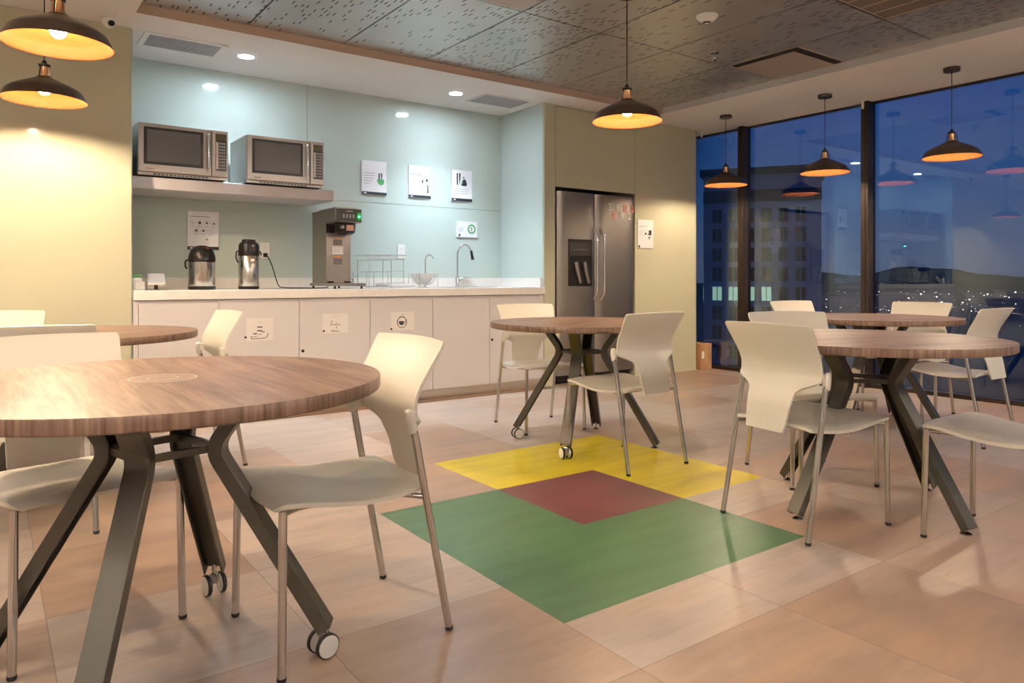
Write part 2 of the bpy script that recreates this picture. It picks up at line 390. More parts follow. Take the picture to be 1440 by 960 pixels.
# walls
bm = B(); box(bm, XMIN, XL, YP, YMAX, 0, ZC); struct('wall_left', bm, M['glass_warm_lit'], bevel=.004)     # pillar left of the kitchen recess
bm = B(); box(bm, XL+.001, XR-.001, YB, YMAX, 0, ZC); struct('wall_kitchen_back', bm, M['glass_cool_lit'])
bm = B(); box(bm, XL, XL+.006, YP+.012, YB-.001, 0, ZC-.001); struct('wall_kitchen_left', bm, M['glass_cool_lit'])
bm = B(); box(bm, XR, 4.344, YP, YMAX-.01, 0, ZC); struct('wall_kitchen_right', bm, [M['glass_warm_lit']], bevel=.003)
bm = B(); box(bm, XR-.006, XR-.0005, YP+.012, YB-.001, 0, ZC-.001); struct('wall_kitchen_right_lining', bm, M['glass_cool_lit'])
bm = B(); box(bm, 4.346, 5.396, YP, YP+.03, 1.872, ZC-.022); box(bm, 4.346, 5.396, YP+.85, YMAX, 0, ZC); box(bm, 4.346, 5.396, YP+.03, YP+.85, 1.90, ZC); struct('wall_above_fridge', bm, M['glass_warm_lit'])
# wall right of the fridge with a rounded end
bm = B()
pr = [(5.400, YP), (6.32, YP)]+[(6.32+.085*math.sin(a), YP+.085-.085*math.cos(a)) for a in [PI/2*k/10 for k in range(1, 11)]]+[(6.405, YMAX), (5.400, YMAX)]
lo = [bm.verts.new((x, y, 0)) for x, y in pr]; hi = [bm.verts.new((x, y, ZC)) for x, y in pr]
bm.faces.new(lo[::-1]); bm.faces.new(hi)
for k in range(len(pr)): bm.faces.new((lo[k], lo[(k+1) % len(pr)], hi[(k+1) % len(pr)], hi[k]))
struct('wall_right_of_fridge', bm, M['glass_warm_lit'], smooth=True)
bm = B(); box(bm, 6.405, XW+.12, YMAX, YMAX+.15, 0, ZC); struct('wall_far_corner', bm, M['wall'])
bm = B(); box(bm, XMIN-.15, XMIN, YMIN, YP, 0, ZC); struct('wall_side', bm, M['wall'])
bm = B(); box(bm, XMIN, XW+.12, YMIN-.15, YMIN, 0, ZC); struct('wall_back', bm, M['wall'])
# glass joints on the kitchen back wall
bm = B(); box(bm, XL+.01, XR-.01, YB-.0012, YB, 1.682, 1.686); box(bm, 2.204, 2.208, YB-.0012, YB, 1.686, ZC); struct('trim_4', bm, M['seam'])
# flat brown strip on the floor in front of the cabinets
bm = B(); box(bm, XL+.0, XR, 5.20, YP-.005, 0, .004); struct('floor_strip', bm, vary(mat('brown_floor_strip', (0.24, 0.14, 0.09), 0.4), 4, 0.1))

# window wall: four panes, mullions, head and sill
mul = [5.92, 4.895, 3.534, 2.173, .812, -.549, -1.91, -3.27]
edges = [YMAX]+mul+[YMIN]
bm = B()
for y in mul:
    box(bm, 6.565, XW+.055, y-.034, y+.034, 0.0, ZC-.001)
    box(bm, 6.556, 6.566, y-.012, y+.012, 0.0, ZC-.001)
struct('trim_6', bm, M['mullion'], bevel=.003)
bm = B(); box(bm, XW-.05, XW+.055, YMIN, YMAX, 0, .035); box(bm, XW, XW+.055, YMIN, YMAX, ZC-.012, ZC); struct('trim_7', bm, M['mullion'])
k = 1
for a, b in zip(edges[:-1], edges[1:]):
    if a-b < .2: continue
    bm = B(); box(bm, XW+.012, XW+.024, b+.034, a-.034, .035, ZC-.012)
    struct('window_%d' % k, bm, M['glass']); k += 1
# small white blind brackets at the heads of the mullions and on the rounded wall end
def bracket(x, y, lab):
    t = thing('blind_bracket', lab, 'bracket', (x, y, ZC), 0, 'white blind brackets under the soffit')
    bm = B(); box(bm, -.006, .006, -.014, .014, -.012, 0); obj('mounting_plate', bm, M['white_plastic'], t, bevel=.002)
    bm = B(); box(bm, -.010, .004, -.010, .010, -.075, -.012); obj('clip', bm, M['white_plastic'], t, bevel=.003)
bracket(6.545, 3.534, 'small white blind bracket at the head of the middle window mullion')
bracket(6.43, 5.30, 'small white blind bracket at the top of the rounded wall end')

# ------------------------------------------------------------------ outside
def at_px(u, d, v=HZ):
    l = (u-720)/F*d; s, c = math.sin(YAW), math.cos(YAW)
    return Vector((d*s+l*c, d*c-l*s, EYE-(v-HZ)*d/F))
bm = B(); box(bm, 20, 9000, -6000, 9000, -62, -60); o = obj('city_ground', bm, M['city']); o['kind'] = 'structure'
def hill(name, u0, u1, d, tops, lab, g):
    bm = B(); n = len(tops); G = []
    for i in range(41):
        u = u0+(u1-u0)*i/40; t = i/40*(n-1); a = int(min(n-2, t)); f = t-a; f = f*f*(3-2*f); v = tops[a]*(1-f)+tops[a+1]*f
        top = at_px(u, d, v+random.uniform(-.4, .4)); near = at_px(u, d*.72); far = at_px(u, d*1.3); near.z = far.z = -60
        mid = (near+top)/2; mid.z = -60+(top.z+60)*.42
        G.append([near, mid, top, far])
    sheet(bm, G, 4.0); tag(obj(name, bm, M['hill'], smooth=True), lab, 'hill', g)
hill('hill', 1060, 1235, 4200, [377, 372, 376, 384, 388, 392], 'dark hill on the horizon between the two window mullions', None)
hill('hill', 1215, 1560, 4300, [386, 375, 378, 386, 390, 391, 386], 'dark low hill seen through the window behind the rightmost pendant lamp', None)
# city lights: beyond counting
bm = B()
rng = random.Random(3)
for k in range(700):
    u = rng.uniform(1100, 1700); 
    d = 60*F/(rng.choice((5, 7, 9, 12, 18, 30, 45, 50))*rng.uniform(.8, 1.3)+3)
    p = at_px(u, d); p.z = -60+rng.uniform(2, 14); s_ = d*rng.choice((.0002, .0003, .0003, .0004, .0006, .0009))*.75
    box(bm, p.x-s_, p.x+s_, p.y-s_, p.y+s_, p.z-s_, p.z+s_)
tag(obj('city_lights', bm, M['citylight']), 'scattered small white lights of the city below the horizon outside', 'lights', kind='stuff')
# office tower outside, left part of the window
def tower():
    base = at_px(1020, 118); base.z = -60
    t = thing('office_tower', 'pale concrete office tower with dark window bays outside the left window', 'building', base, math.radians(-57))
    H1 = 60+EYE+15.2
    bm = B(); box(bm, -2.2, 14.0, -11, 0, 0, H1); obj('tower_wall', bm, M['facade'], t)       # local -x faces ... narrow side, +y... 
    bm = B(); box(bm, -2.7, 14.6, -11.6, .5, H1, H1+1.0); obj('roof_slab', bm, M['facade_dark'], t)
    bm = B(); box(bm, -2.25, 14.05, -11.05, .05, H1-4.0, H1-2.2); obj('upper_band', bm, M['facade_dark'], t)
    bm = B(); box(bm, -2.6, -2.1, -.2, .4, H1+1.0, H1+1.6); obj('roof_beacon', bm, M['redlight'], t)
    z = H1-6.9; r = 0
    rn = random.Random(11)
    while z > H1-36:
        for c in range(5):
            y = -1.6-c*1.95
            mm = M['tower_lit'] if r == 4 or rn.random() < .04 else M['tower_dim'] if rn.random() < .1 else M['tower_pane']
            f = box(B(), -2.28, -2.14, y-1.25, y, z-.05, z+1.95); w_ = obj('window', f, mm, t)
            obj('window_bar', box(B(), -2.34, -2.24, y-.68, y-.58, z-.05, z+1.95), M['facade'], w_)
        for c in range(6):
            x = -.9+c*2.3
            mm = M['tower_lit'] if (r == 4 and c < 4) or rn.random() < .03 else M['tower_pane']
            f = box(B(), x, x+1.3, -11.08, -10.94, z-.05, z+1.95); w_ = obj('window', f, mm, t)
            obj('window_bar', box(B(), x+.6, x+.7, -11.14, -11.04, z-.05, z+1.95), M['facade'], w_)
        z -= 2.85; r += 1
tower()

# ------------------------------------------------------------------ pendants
def shade_profile():
    # outer profile from rim up
    return [(0.2075, 0.0), (0.2055, 0.004), (0.186, 0.044), (0.180, 0.052), (0.158, 0.068), (0.128, 0.083), (0.096, 0.098), (0.066, 0.112), (0.044, 0.122), (0.036, 0.130)]
def make_pendant(label, loc, top, power, rz=0):
    t = thing('pendant_lamp', label, 'lamp', loc, rz)
    pr = shade_profile()
    bm = B(); lathe(bm, pr+[(0.034, 0.130)], 64); 
    obj('shade', bm, M['pend_out'], t, smooth=True)
    me = t.children[0].data
    # replace closed caps by a true open shade: rebuild as double wall
    bm = B(); inner = [(r-.003, z+.0005) for r, z in pr][::-1]
    lathe(bm, pr+[(0.03, .131)]+[(0.028, .127)]+inner, 64, closed=True)
    for f in bm.faces:
        c = f.calc_center_median(); r = math.hypot(c.x, c.y)
    me2 = bpy.data.meshes.new('shade'); bmesh.ops.recalc_face_normals(bm, faces=bm.faces)
    n_in = 0
    for f in bm.faces:
        c = f.calc_center_median(); rr = Vector((c.x, c.y, 0)).normalized()
        inward = f.normal.dot(rr) < 0 or f.normal.z < -0.3
        f.material_index = 1 if inward else 0; f.smooth = True
    bm.to_mesh(me2); bm.free(); me2.materials.append(M['pend_out']); me2.materials.append(M['pend_in']); t.children[0].data = me2
    bm = B(); lathe(bm, [(.030, .129), (.030, .135), (.025, .140), (.023, .185), (.024, .190), (.0, .190)], 32); obj('socket', bm, M['brass'], t, smooth=True)
    bm = B(); lathe(bm, [(.027, .184), (.029, .188), (.029, .197), (.014, .203), (.010, .218), (.0035, .222)], 32)
    for s in (-1, 1): tube(bm, round_path([(s*.026, 0, .192), (s*.036, 0, .186), (s*.047, 0, .130), (s*.050, 0, .121)], .01), .0028, 8)
    obj('socket_cap', bm, M['black'], t, smooth=True)
    bm = B(); tube(bm, [(0, 0, .215), (0, 0, top-loc[2]-.01)], .0032, 8); obj('cord', bm, M['black'], t, smooth=True)
    bm = B(); lathe(bm, [(.0, -.028), (.058, -.028), (.060, -.024), (.060, 0), (0, 0)], 40, (0, 0, top-loc[2])); obj('ceiling_canopy', bm, M['pend_out'], t, smooth=True)
    bm = B(); lathe(bm, [(.0, .034), (.016, .036), (.027, .046), (.031, .060), (.027, .076), (.016, .090), (.015, .124), (0, .124)], 24); obj('bulb', bm, M['bulb'] if power > 40 else M['bulb_window'], t, smooth=True)
    return t
make_pendant('large bronze pendant lamp with gold lining, upper and nearer of the two at the left', (.245, 3.56, 1.972), ZC, W_PEND, 1.2)
make_pendant('bronze pendant lamp with gold lining, lower and farther of the two at the left', (.262, 4.74, 1.98), ZC, W_PEND, 1.0)
make_pendant('bronze pendant lamp over the middle table, hanging on a long cord from the metal ceiling', (3.085, 3.10, 1.935), ZT, W_PEND, .2)
make_pendant('bronze window pendant lamp nearest the olive wall, leftmost of the three', (6.02, 4.66, 1.94), ZC, W_PEND_WIN, 1.4)
make_pendant('bronze window pendant lamp in the middle of the row, left of the thick mullion', (6.06, 3.62, 1.945), ZC, W_PEND_WIN, 1.4)
make_pendant('bronze window pendant lamp at the right end of the row beside the glass', (6.085, 2.58, 1.945), ZC, W_PEND_WIN, 1.4)
make_pendant('bronze window pendant lamp seen only as a reflection at the right edge', (6.10, 1.54, 1.945), ZC, W_PEND_WIN, 1.4)

make_pendant('bronze pendant lamp hanging above the near left table, out of the picture', (.235, 2.40, 1.965), ZC, W_PEND, 1.2)

# ------------------------------------------------------------------ kitchen downlights and ceiling fittings
def downlight(x, y, lab, power):
    t = thing('downlight', lab, 'lamp', (x, y, ZC), 0)
    bm = B(); lathe(bm, [(.052, -.001), (.056, -.006), (.072, -.006), (.078, -.001)], 40, closed=True); obj('trim_ring', bm, M['white_plastic'], t, smooth=True)
    bm = B(); lathe(bm, [(0, -.0025), (.054, -.0025), (.054, -.001), (0, -.001)], 32); obj('lens', bm, M['down'], t)
    spot((0, 0, -.02), power, COOL, math.radians(100), 1.0, .05, t, 'downlight_light')
downlight(1.554, 5.489, 'round lit downlight in the kitchen soffit above the microwaves', W_DOWN)
downlight(3.364, 5.496, 'round lit downlight in the kitchen soffit beside the right air vent', W_DOWN)
def vent(x0, x1, y0, y1, lab, slats, fr):
    t = thing('air_vent', lab, 'vent', ((x0+x1)/2, (y0+y1)/2, ZC), 0)
    a, b = (x1-x0)/2, (y1-y0)/2
    bm = B()
    for q in ((-a, a, -b, -b+fr), (-a, a, b-fr, b), (-a, -a+fr, -b+fr, b-fr), (a-fr, a, -b+fr, b-fr)): box(bm, *q, -.010, -.0005)
    obj('frame', bm, M['white_plastic'], t)
    bm = B(); box(bm, -a+fr, a-fr, -b+fr, b-fr, -.003, -.0005); obj('backing', bm, M['vent_dark'], t)
    bm = B(); n = slats
    for k in range(n):
        x = -a+fr+(2*a-2*fr)*(k+.5)/n; wd = (2*a-2*fr)/n*.30
        box(bm, x-wd, x+wd, -b+fr, b-fr, -.008, -.004)
    obj('slats', bm, M['vent_grey'], t)
vent(.853, 1.385, 5.31, 5.655, 'long louvred air vent in the kitchen soffit above the left microwave', 34, .035)
vent(3.575, 4.08, 5.33, 5.66, 'grey louvred air vent in the kitchen soffit near the right corner', 40, .012)
# square air diffusers in the metal ceiling
def diffuser(x0, x1, y0, y1, lab):
    t = thing('air_diffuser', lab, 'vent', ((x0+x1)/2, (y0+y1)/2, ZT), 0)
    a, b = (x1-x0)/2, (y1-y0)/2
    bm = B(); box(bm, -a, a, -b, b, -.004, -.0002); obj('frame', bm, M['beige_metal'], t)
    bm = B(); box(bm, -a+.02, a-.02, -b+.02, b-.02, -.0052, -.0042); obj('slot', bm, M['dark_slot'], t)
    bm = B(); box(bm, -a+.085, a-.02, -b+.085, b-.02, -.012, -.0056); obj('plate', bm, M['beige_metal'], t, bevel=.004)
diffuser(4.785, 5.44, 3.07, 3.69, 'square beige air diffuser with black slots in the metal ceiling near the windows')
diffuser(2.10, 2.745, 3.03, 3.685, 'square beige air diffuser cut off by the top of the picture above the kitchen')
t = thing('return_grille', 'beige slotted return air grille at the top right of the metal ceiling', 'vent', (4.44, 2.10, ZT), 0)
bm = B(); box(bm, -.325, .325, -.32, .32, -.006, -.0002); obj('frame', bm, M['beige_metal'], t)
bm = B()
for k in range(46):
    for c in range(4): box(bm, -.30+c*.153, -.17+c*.153, -.30+k*.0133, -.2945+k*.0133, -.0068, -.0058)
obj('slots', bm, M['dark_slot'], t)
bm = B(); box(bm, -.337, -.325, -.332, .332, -.004, -.0002); box(bm, .325, .337, -.332, .332, -.004, -.0002); box(bm, -.325, .325, .32, .332, -.004, -.0002); box(bm, -.325, .325, -.332, -.32, -.004, -.0002)
obj('shadow_gap', bm, M['dark_slot'], t)
# smoke detector
t = thing('smoke_detector', 'round white smoke detector on the metal ceiling', 'detector', (3.774, 3.07, ZT), 0)
bm = B(); lathe(bm, [(0, -.002), (0, -.014), (.066, -.014), (.070, -.010), (.070, 0), (0, 0)], 40); obj('base', bm, M['white_plastic'], t, smooth=True)
bm = B(); lathe(bm, [(0, -.048), (.018, -.048), (.024, -.040), (.044, -.034), (.056, -.024), (.060, -.0142), (0, -.0142)], 40); obj('dome', bm, M['white_plastic'], t, smooth=True)
bm = B(); lathe(bm, [(.0185, -.0475), (.0245, -.0415), (.026, -.0425), (.019, -.0495)], 30, closed=True); obj('dark_ring', bm, M['black'], t)
# sprinkler
t = thing('sprinkler', 'small chrome sprinkler head under the metal ceiling beside the diffuser', 'sprinkler', (4.438, 3.537, ZT), 0)
bm = B(); lathe(bm, [(0, -.006), (.030, -.005), (.034, -.0005), (0, -.0005)], 28); obj('escutcheon', bm, M['chrome'], t, smooth=True)
bm = B(); tube(bm, [(0, 0, -.005), (0, 0, -.03)], .007, 10)
for s in (-1, 1): tube(bm, [(s*.004, 0, -.03), (s*.012, 0, -.042), (s*.003, 0, -.056)], .0022, 6)
lathe(bm, [(0, -.060), (.015, -.060), (.015, -.057), (0, -.057)], 20); obj('head', bm, M['chrome'], t, smooth=True)
# security camera
t = thing('security_camera', 'white dome security camera under the soffit at the top left', 'camera', (.622, 5.145, ZC), 0)
bm = B(); lathe(bm, [(0, -.016), (.044, -.016), (.050, -.010), (.050, 0), (0, 0)], 36); obj('base', bm, M['white_plastic'], t, smooth=True)
bm = B()
for k in range(1): lathe(bm, [(0, -.075), (.018, -.072), (.032, -.062), (.040, -.046), (.040, -.030), (.034, -.018), (0, -.017)], 32)
obj('ball_housing', bm, M['white_plastic'], t, smooth=True)
bm = B(); tube(bm, [(.004, -.010, -.048), (.012, -.048, -.058)], [.020, .017], 20); le = obj('lens', bm, M['black'], t, smooth=True)
# linear office luminaires in the rest of the room (they mirror in the windows; added uplights brighten the room)
def linear(x, y, lx, ly, lab):
    t = thing('linear_lamp', lab, 'lamp', (x, y, 2.52), 0, 'linear office lamps behind the camera')
    bm = B(); box(bm, -lx/2, lx/2, -ly/2, ly/2, .004, .045); obj('housing', bm, M['white_plastic'], t, bevel=.003)
    bm = B(); box(bm, -lx/2+.01, lx/2-.01, -ly/2+.01, ly/2-.01, 0, .0035); obj('diffuser', bm, M['led'], t)
    bm = B(); tube(bm, [(-lx/2*.8, -ly/2*.8, .045), (-lx/2*.8, -ly/2*.8, ZC-2.52)], .002, 6); tube(bm, [(lx/2*.8, ly/2*.8, .045), (lx/2*.8, ly/2*.8, ZC-2.52)], .002, 6); obj('suspension_wire', bm, M['chrome'], t)
    l = bpy.data.lights.new('tube_light', 'AREA'); l.shape = 'RECTANGLE'; l.size = lx; l.size_y = ly; l.energy = W_LED; l.color = NEUT
    o = bpy.data.objects.new('tube_light', l); C.objects.link(o); o.location = (0, 0, -.004); o.parent = t
    l2 = bpy.data.lights.new('fill_uplight', 'AREA'); l2.shape = 'RECTANGLE'; l2.size = lx; l2.size_y = ly; l2.energy = W_FILL_UP; l2.color = NEUT  # upward light added as ambient fill for the ceiling
    o = bpy.data.objects.new('fill_uplight', l2); C.objects.link(o); o.location = (0, 0, .050); o.rotation_euler = (PI, 0, 0); o.parent = t
linear(-1.6, -1.6, .10, 2.4, 'slim linear lamp behind the camera, left row')
linear(-1.6, 1.6, .10, 2.4, 'slim linear lamp left of the camera, nearer the pillar')
linear(2.2, -2.2, 2.4, .10, 'slim linear lamp behind the camera, crosswise')
linear(4.4, -1.1, 1.8, .10, 'slim linear lamp right of the camera under the metal ceiling')
linear(5.4, -2.2, 1.6, .10, 'slim linear lamp behind the camera, near the windows')

# ------------------------------------------------------------------ kitchen
YF = 5.292          # cabinet fronts
t = thing('worktop', 'long white quartz worktop with upstand along the kitchen recess', 'worktop', (0, 0, 0))
bm = B(); box(bm, XL+.007, XR-.007, YF-.006, YB-.002, .862, .9253); obj('slab', bm, M['counter'], t, bevel=.002)
bm = B(); box(bm, XL+.007, XR-.007, YB-.022, YB-.002, .9255, 1.012); box(bm, XR-.022, XR-.007, YF+.05, YB-.023, .9255, 1.012); obj('upstand', bm, M['counter'], t, bevel=.002)
bm = B()
for q in ((3.15, 3.16, 5.47, 5.80), (3.79, 3.80, 5.47, 5.80), (3.15, 3.80, 5.46, 5.47), (3.15, 3.80, 5.80, 5.81)): box(bm, *q, .9255, .9275)
box(bm, 3.16, 3.79, 5.47, 5.80, .9255, .9260); obj('sink_rim', bm, M['steel'], t)
# base cabinets
ds = [XL+.035, 1.314, 1.884, 2.451, 3.016, 3.585, 4.150]
cab_lab = ['pale laminate base cabinet at the left end behind the wooden tables', 'pale laminate base cabinet with the bread tray sticker', 'pale laminate base cabinet with the shelf sticker and a dark lock',
           'pale laminate base cabinet with the coffee cup sticker', 'pale laminate base cabinet without sticker under the dish rack', 'pale laminate base cabinet at the right end beside the fridge panel']
for i in range(6):
    a, b = ds[i], ds[i+1]
    t = thing('base_cabinet', cab_lab[i], 'cabinet', (a, YF, 0), 0, None)
    bm = B(); box(bm, 0.001, b-a-.001, .022, YB-YF-.05, .083, .858); obj('body', bm, M['cabinet'], t)
    bm = B(); box(bm, .0022, b-a-.0022, .0, .019, .083, .835); d = obj('door', bm, M['cabinet'], t, bevel=.0015)
    if i in (2, 5):
        bm = B(); disc(bm, (.026, -.006, .468), .011, .006, n=20); obj('lock', bm, M['black'], d)
    if i in (1, 2, 3):
        lx = (1.495, 2.072, 2.635)[i-1]-a+(.0); lz = (.588, .608, .601)[i-1]
        bm = B(); disc(bm, (lx, -.004, lz), .008, .004, n=16); obj('lock', bm, M['black'], d)
        sx0, sx1, sz0, sz1 = ((1.500, 1.690, .560, .722), (2.060, 2.267, .590, .738), (2.632, 2.838, .588, .736))[i-1]
        bm = B(); box(bm, sx0-a, sx1-a, -.0012, -.0002, sz0, sz1); st = obj('sticker', bm, vary(mat('sticker_film', (0.76, 0.71, 0.68), .3), 6, .02), d)
        cx_, cz_ = (sx0+sx1)/2-a, (sz0+sz1)/2; y_ = -.0022
        def bar(bm, x0, x1, z0, z1): box(bm, cx_+x0, cx_+x1, y_, -.0013, cz_+z0, cz_+z1)
        bm = B()
        if i == 1:
            bar(bm, -.018, .018, .012, .020); bar(bm, -.020, .016, -.014, -.006); bar(bm, .012, .034, -.022, -.016); bar(bm, -.046, -.020, -.034, -.026); bar(bm, -.012, .012, -.038, -.034)
            tube(bm, round_path([(cx_-.060, y_, cz_-.066), (cx_+.048, y_, cz_-.064), (cx_+.060, y_, cz_-.030)], .02), .0024, 6)
            bar(bm, -.062, -.058, -.066, -.050)
            bar(bm, -.064, -.02, -.052, -.049)
        elif i == 2:
            bar(bm, -.040, .040, -.012, -.0085); bar(bm, -.030, .030, -.062, -.058); bar(bm, -.034, -.031, -.008, .018); bar(bm, -.032, -.022, .012, .016); bar(bm, .006, .010, -.002, .006); bar(bm, .008, .011, -.04, -.02); bar(bm, -.036, -.012, -.056, -.053)
        else:
            lathe(bm, [(.045, 0), (.040, 0), (.040, .001), (.045, .001)], 36, (cx_-.006, y_, cz_-.010), closed=True, axis='y')
            lathe(bm, [(.036, 0), (.033, 0), (.033, .001), (.036, .001)], 32, (cx_-.006, y_, cz_+.004), closed=True, axis='y')
            vs = [(cx_-.006+x, y_, cz_+z) for x, z in ((-.026, .0), (.014, .0), (.012, -.020), (.0, -.032), (-.014, -.032), (-.024, -.020))]
            f1 = [bm.verts.new(v) for v in vs]; f2 = [bm.verts.new((v[0], v[1]+.0009, v[2])) for v in vs]; bm.faces.new(f1); bm.faces.new(f2[::-1])
            for q in range(6): bm.faces.new((f1[q], f2[q], f2[(q+1) % 6], f1[(q+1) % 6]))
            tube(bm, [(cx_+.010, y_, cz_-.004), (cx_+.022, y_, cz_-.008), (cx_+.010, y_, cz_-.020)], .002, 6)
        obj('pictogram', bm, M['ink'], st)
        bm = B(); bar(bm, -.018, .016, .050, .0535)
        obj('caption', bm, M['greyink'], st)
bm = B(); box(bm, XL+.008, XL+.034, YF, YB-.01, .083, .858); tag(obj('filler_panel', bm, M['cabinet']), 'narrow pale filler strip between the left pillar and the first cabinet', 'panel')
bm = B(); box(bm, 4.151, XR-.008, YF+.02, YB-.01, .083, .858); tag(obj('filler_panel', bm, M['cabinet']), 'narrow recessed filler strip at the right end of the cabinets', 'panel')
bm = B(); box(bm, XL+.008, XR-.03, YF+.004, YF+.018, .004, .0815); box(bm, XR-.029, XR-.02, YF+.03, YF+.06, .004, .0815); tag(obj('kick_plate', bm, M['kick'], bevel=.002), 'long brushed metal kick plate under the base cabinets', 'kick plate')

# floating shelf
bm = B(); box(bm, XL+.007, 2.237, 5.50, YB-.001, 1.621, 1.7015); tag(obj('wall_shelf', bm, M['shelf'], bevel=.003), 'thick white floating shelf carrying the two microwaves', 'shelf')
# microwaves
def microwave(x, lab, logo=True):
    W_, H_, D_ = .588, .332, .45
    t = thing('microwave', lab, 'microwave', (x, 5.455, 1.7015), 0, None)
    bm = B(); box(bm, 0, W_, .022, D_, .030, .030+H_); obj('body', bm, M['steel'], t, bevel=.003)
    bm = B(); box(bm, .004, W_-.004, .03, D_-.01, .012, .030)
    for k in range(9): pass
    vb = obj('vent_base', bm, M['steel'], t)
    bm = B()
    for k in range(14): box(bm, .10+k*.026, .118+k*.026, .0285, .032, .016, .025)
    obj('vent_slots', bm, M['black'], vb)
    for k, (fx, fy) in enumerate(((.03, .07), (W_-.03, .07), (.03, D_-.04), (W_-.03, D_-.04))):
        bm = B(); lathe(bm, [(0, 0), (.011, 0), (.013, .012), (0, .012)], 14, (fx, fy, 0)); obj('foot', bm, M['rubber'], t)
    bm = B(); box(bm, .002, .474, 0, .021, .031, .029+H_); d = obj('door', bm, M['steel'], t, bevel=.004)
    bm = B(); box(bm, .036, .418, -.0015, 0, .082, .336); gf = obj('window_frame', bm, M['black'], d)
    bm = B(); box(bm, .056, .398, -.0022, -.0016, .102, .318); obj('window_pane', bm, M['darkglass'], gf)
    bm = B(); tube(bm, round_path([(.447, -.002, .070), (.447, -.030, .078), (.447, -.034, .20), (.447, -.030, .322), (.447, -.002, .330)], .02), .0085, 12); obj('door_handle', bm, M['bright'], d, smooth=True)
    if logo: text_obj('logo', 'Amana', .019, M['ink'], d, (.075, -.0008, .052), (PI/2, 0, 0))
    bm = B(); box(bm, .477, W_-.002, 0, .021, .031, .029+H_); p = obj('control_panel', bm, M['steel'], t, bevel=.003)
    bm = B(); box(bm, .500, .574, -.001, 0, .075, .338); kp = obj('keypad', bm, M['black'], p)
    bm = B(); box(bm, .503, .571, -.0016, -.0011, .292, .332); obj('display', bm, vary(mat('display_olive', (0.10, 0.09, 0.035), .15), 5, .05), kp)
    for r in range(9):
        for c in range(3):
            bm = B(); box(bm, .5235+c*.0155, .5355+c*.0155, -.0025, -.0011, .086+r*.0222, .100+r*.0222); obj('button', bm, M['greyink'], kp)
    bm = B(); box(bm, .504, .519, -.0018, -.0011, .085, .280); obj('key_strip', bm, M['white_plastic'], kp)
    return t
microwave(.832, 'stainless microwave on the left half of the shelf beside the pillar')
microwave(1.552, 'stainless microwave on the right half of the white shelf')

# vacuum pump pots
def pot1():
    t = thing('vacuum_pot', 'wide steel airpot with dark domed lid and red tab on the worktop', 'airpot', (1.262, 5.55, .9255))
    bm = B(); lathe(bm, [(0, 0), (.090, 0), (.092, .004), (.092, .024), (0, .024)], 48); obj('base', bm, M['black'], t, smooth=True)
    bm = B(); lathe(bm, [(0, .0242), (.088, .0242), (.090, .03), (.090, .198), (.086, .203), (0, .203)], 48); obj('body', bm, M['pot_steel'], t, smooth=True)
    bm = B(); lathe(bm, [(0, .2032), (.092, .2032), (.093, .212), (.090, .240), (.078, .276), (.058, .303), (.030, .316), (0, .319)], 48); l = obj('lid', bm, M['black'], t, smooth=True)
    bm = B(); box(bm, .010, .036, -.060, -.035, .291, .301); obj('release_tab', bm, M['redink'], l, bevel=.002)
    bm = B(); tube(bm, [(.012, -.070, .252), (.012, -.104, .236), (.012, -.106, .222)], [.018, .013, .010], 14); obj('spout', bm, M['black'], l, smooth=True)
    bm = B(); tube(bm, round_path([(-.088, 0, .215), (-.112, 0, .205), (-.116, -.02, .165), (-.108, -.03, .150)], .02), .006, 8); obj('carry_handle', bm, M['black'], t, smooth=True)
def pot2():
    t = thing('vacuum_pot', 'slim tall steel airpot with black top and side handle on the worktop', 'airpot', (1.592, 5.55, .9255))
    bm = B(); lathe(bm, [(0, 0), (.072, 0), (.074, .004), (.074, .022), (0, .022)], 48); obj('base', bm, M['black'], t, smooth=True)
    bm = B(); lathe(bm, [(0, .0222), (.071, .0222), (.073, .028), (.073, .246), (.070, .250), (0, .250)], 48); b = obj('body', bm, M['pot_steel'], t, smooth=True)
    bm = B(); box(bm, -.008, .018, -.0765, -.0722, .205, .225); obj('badge', bm, M['white_plastic'], b)
    bm = B(); lathe(bm, [(0, .2502), (.074, .2502), (.0755, .258), (.073, .325), (.064, .345), (.050, .352), (.048, .366), (.044, .370), (0, .370)], 48); l = obj('lid', bm, M['black'], t, smooth=True)
    bm = B(); box(bm, -.030, .034, -.088, -.060, .268, .336); obj('spout_housing', bm, M['black'], l, bevel=.008)
    bm = B(); disc(bm, (.004, -.0895, .322), .008, .002, n=16); obj('dial', bm, M['greyink'], l)
    bm = B(); tube(bm, round_path([(-.072, 0, .285), (-.090, 0, .280), (-.098, -.02, .225), (-.085, -.035, .196)], .02), .005, 8); tube(bm, round_path([(.072, 0, .285), (.086, 0, .280), (.088, -.01, .255)], .01), .005, 8); obj('carry_handle', bm, M['black'], t, smooth=True)
pot1(); pot2()
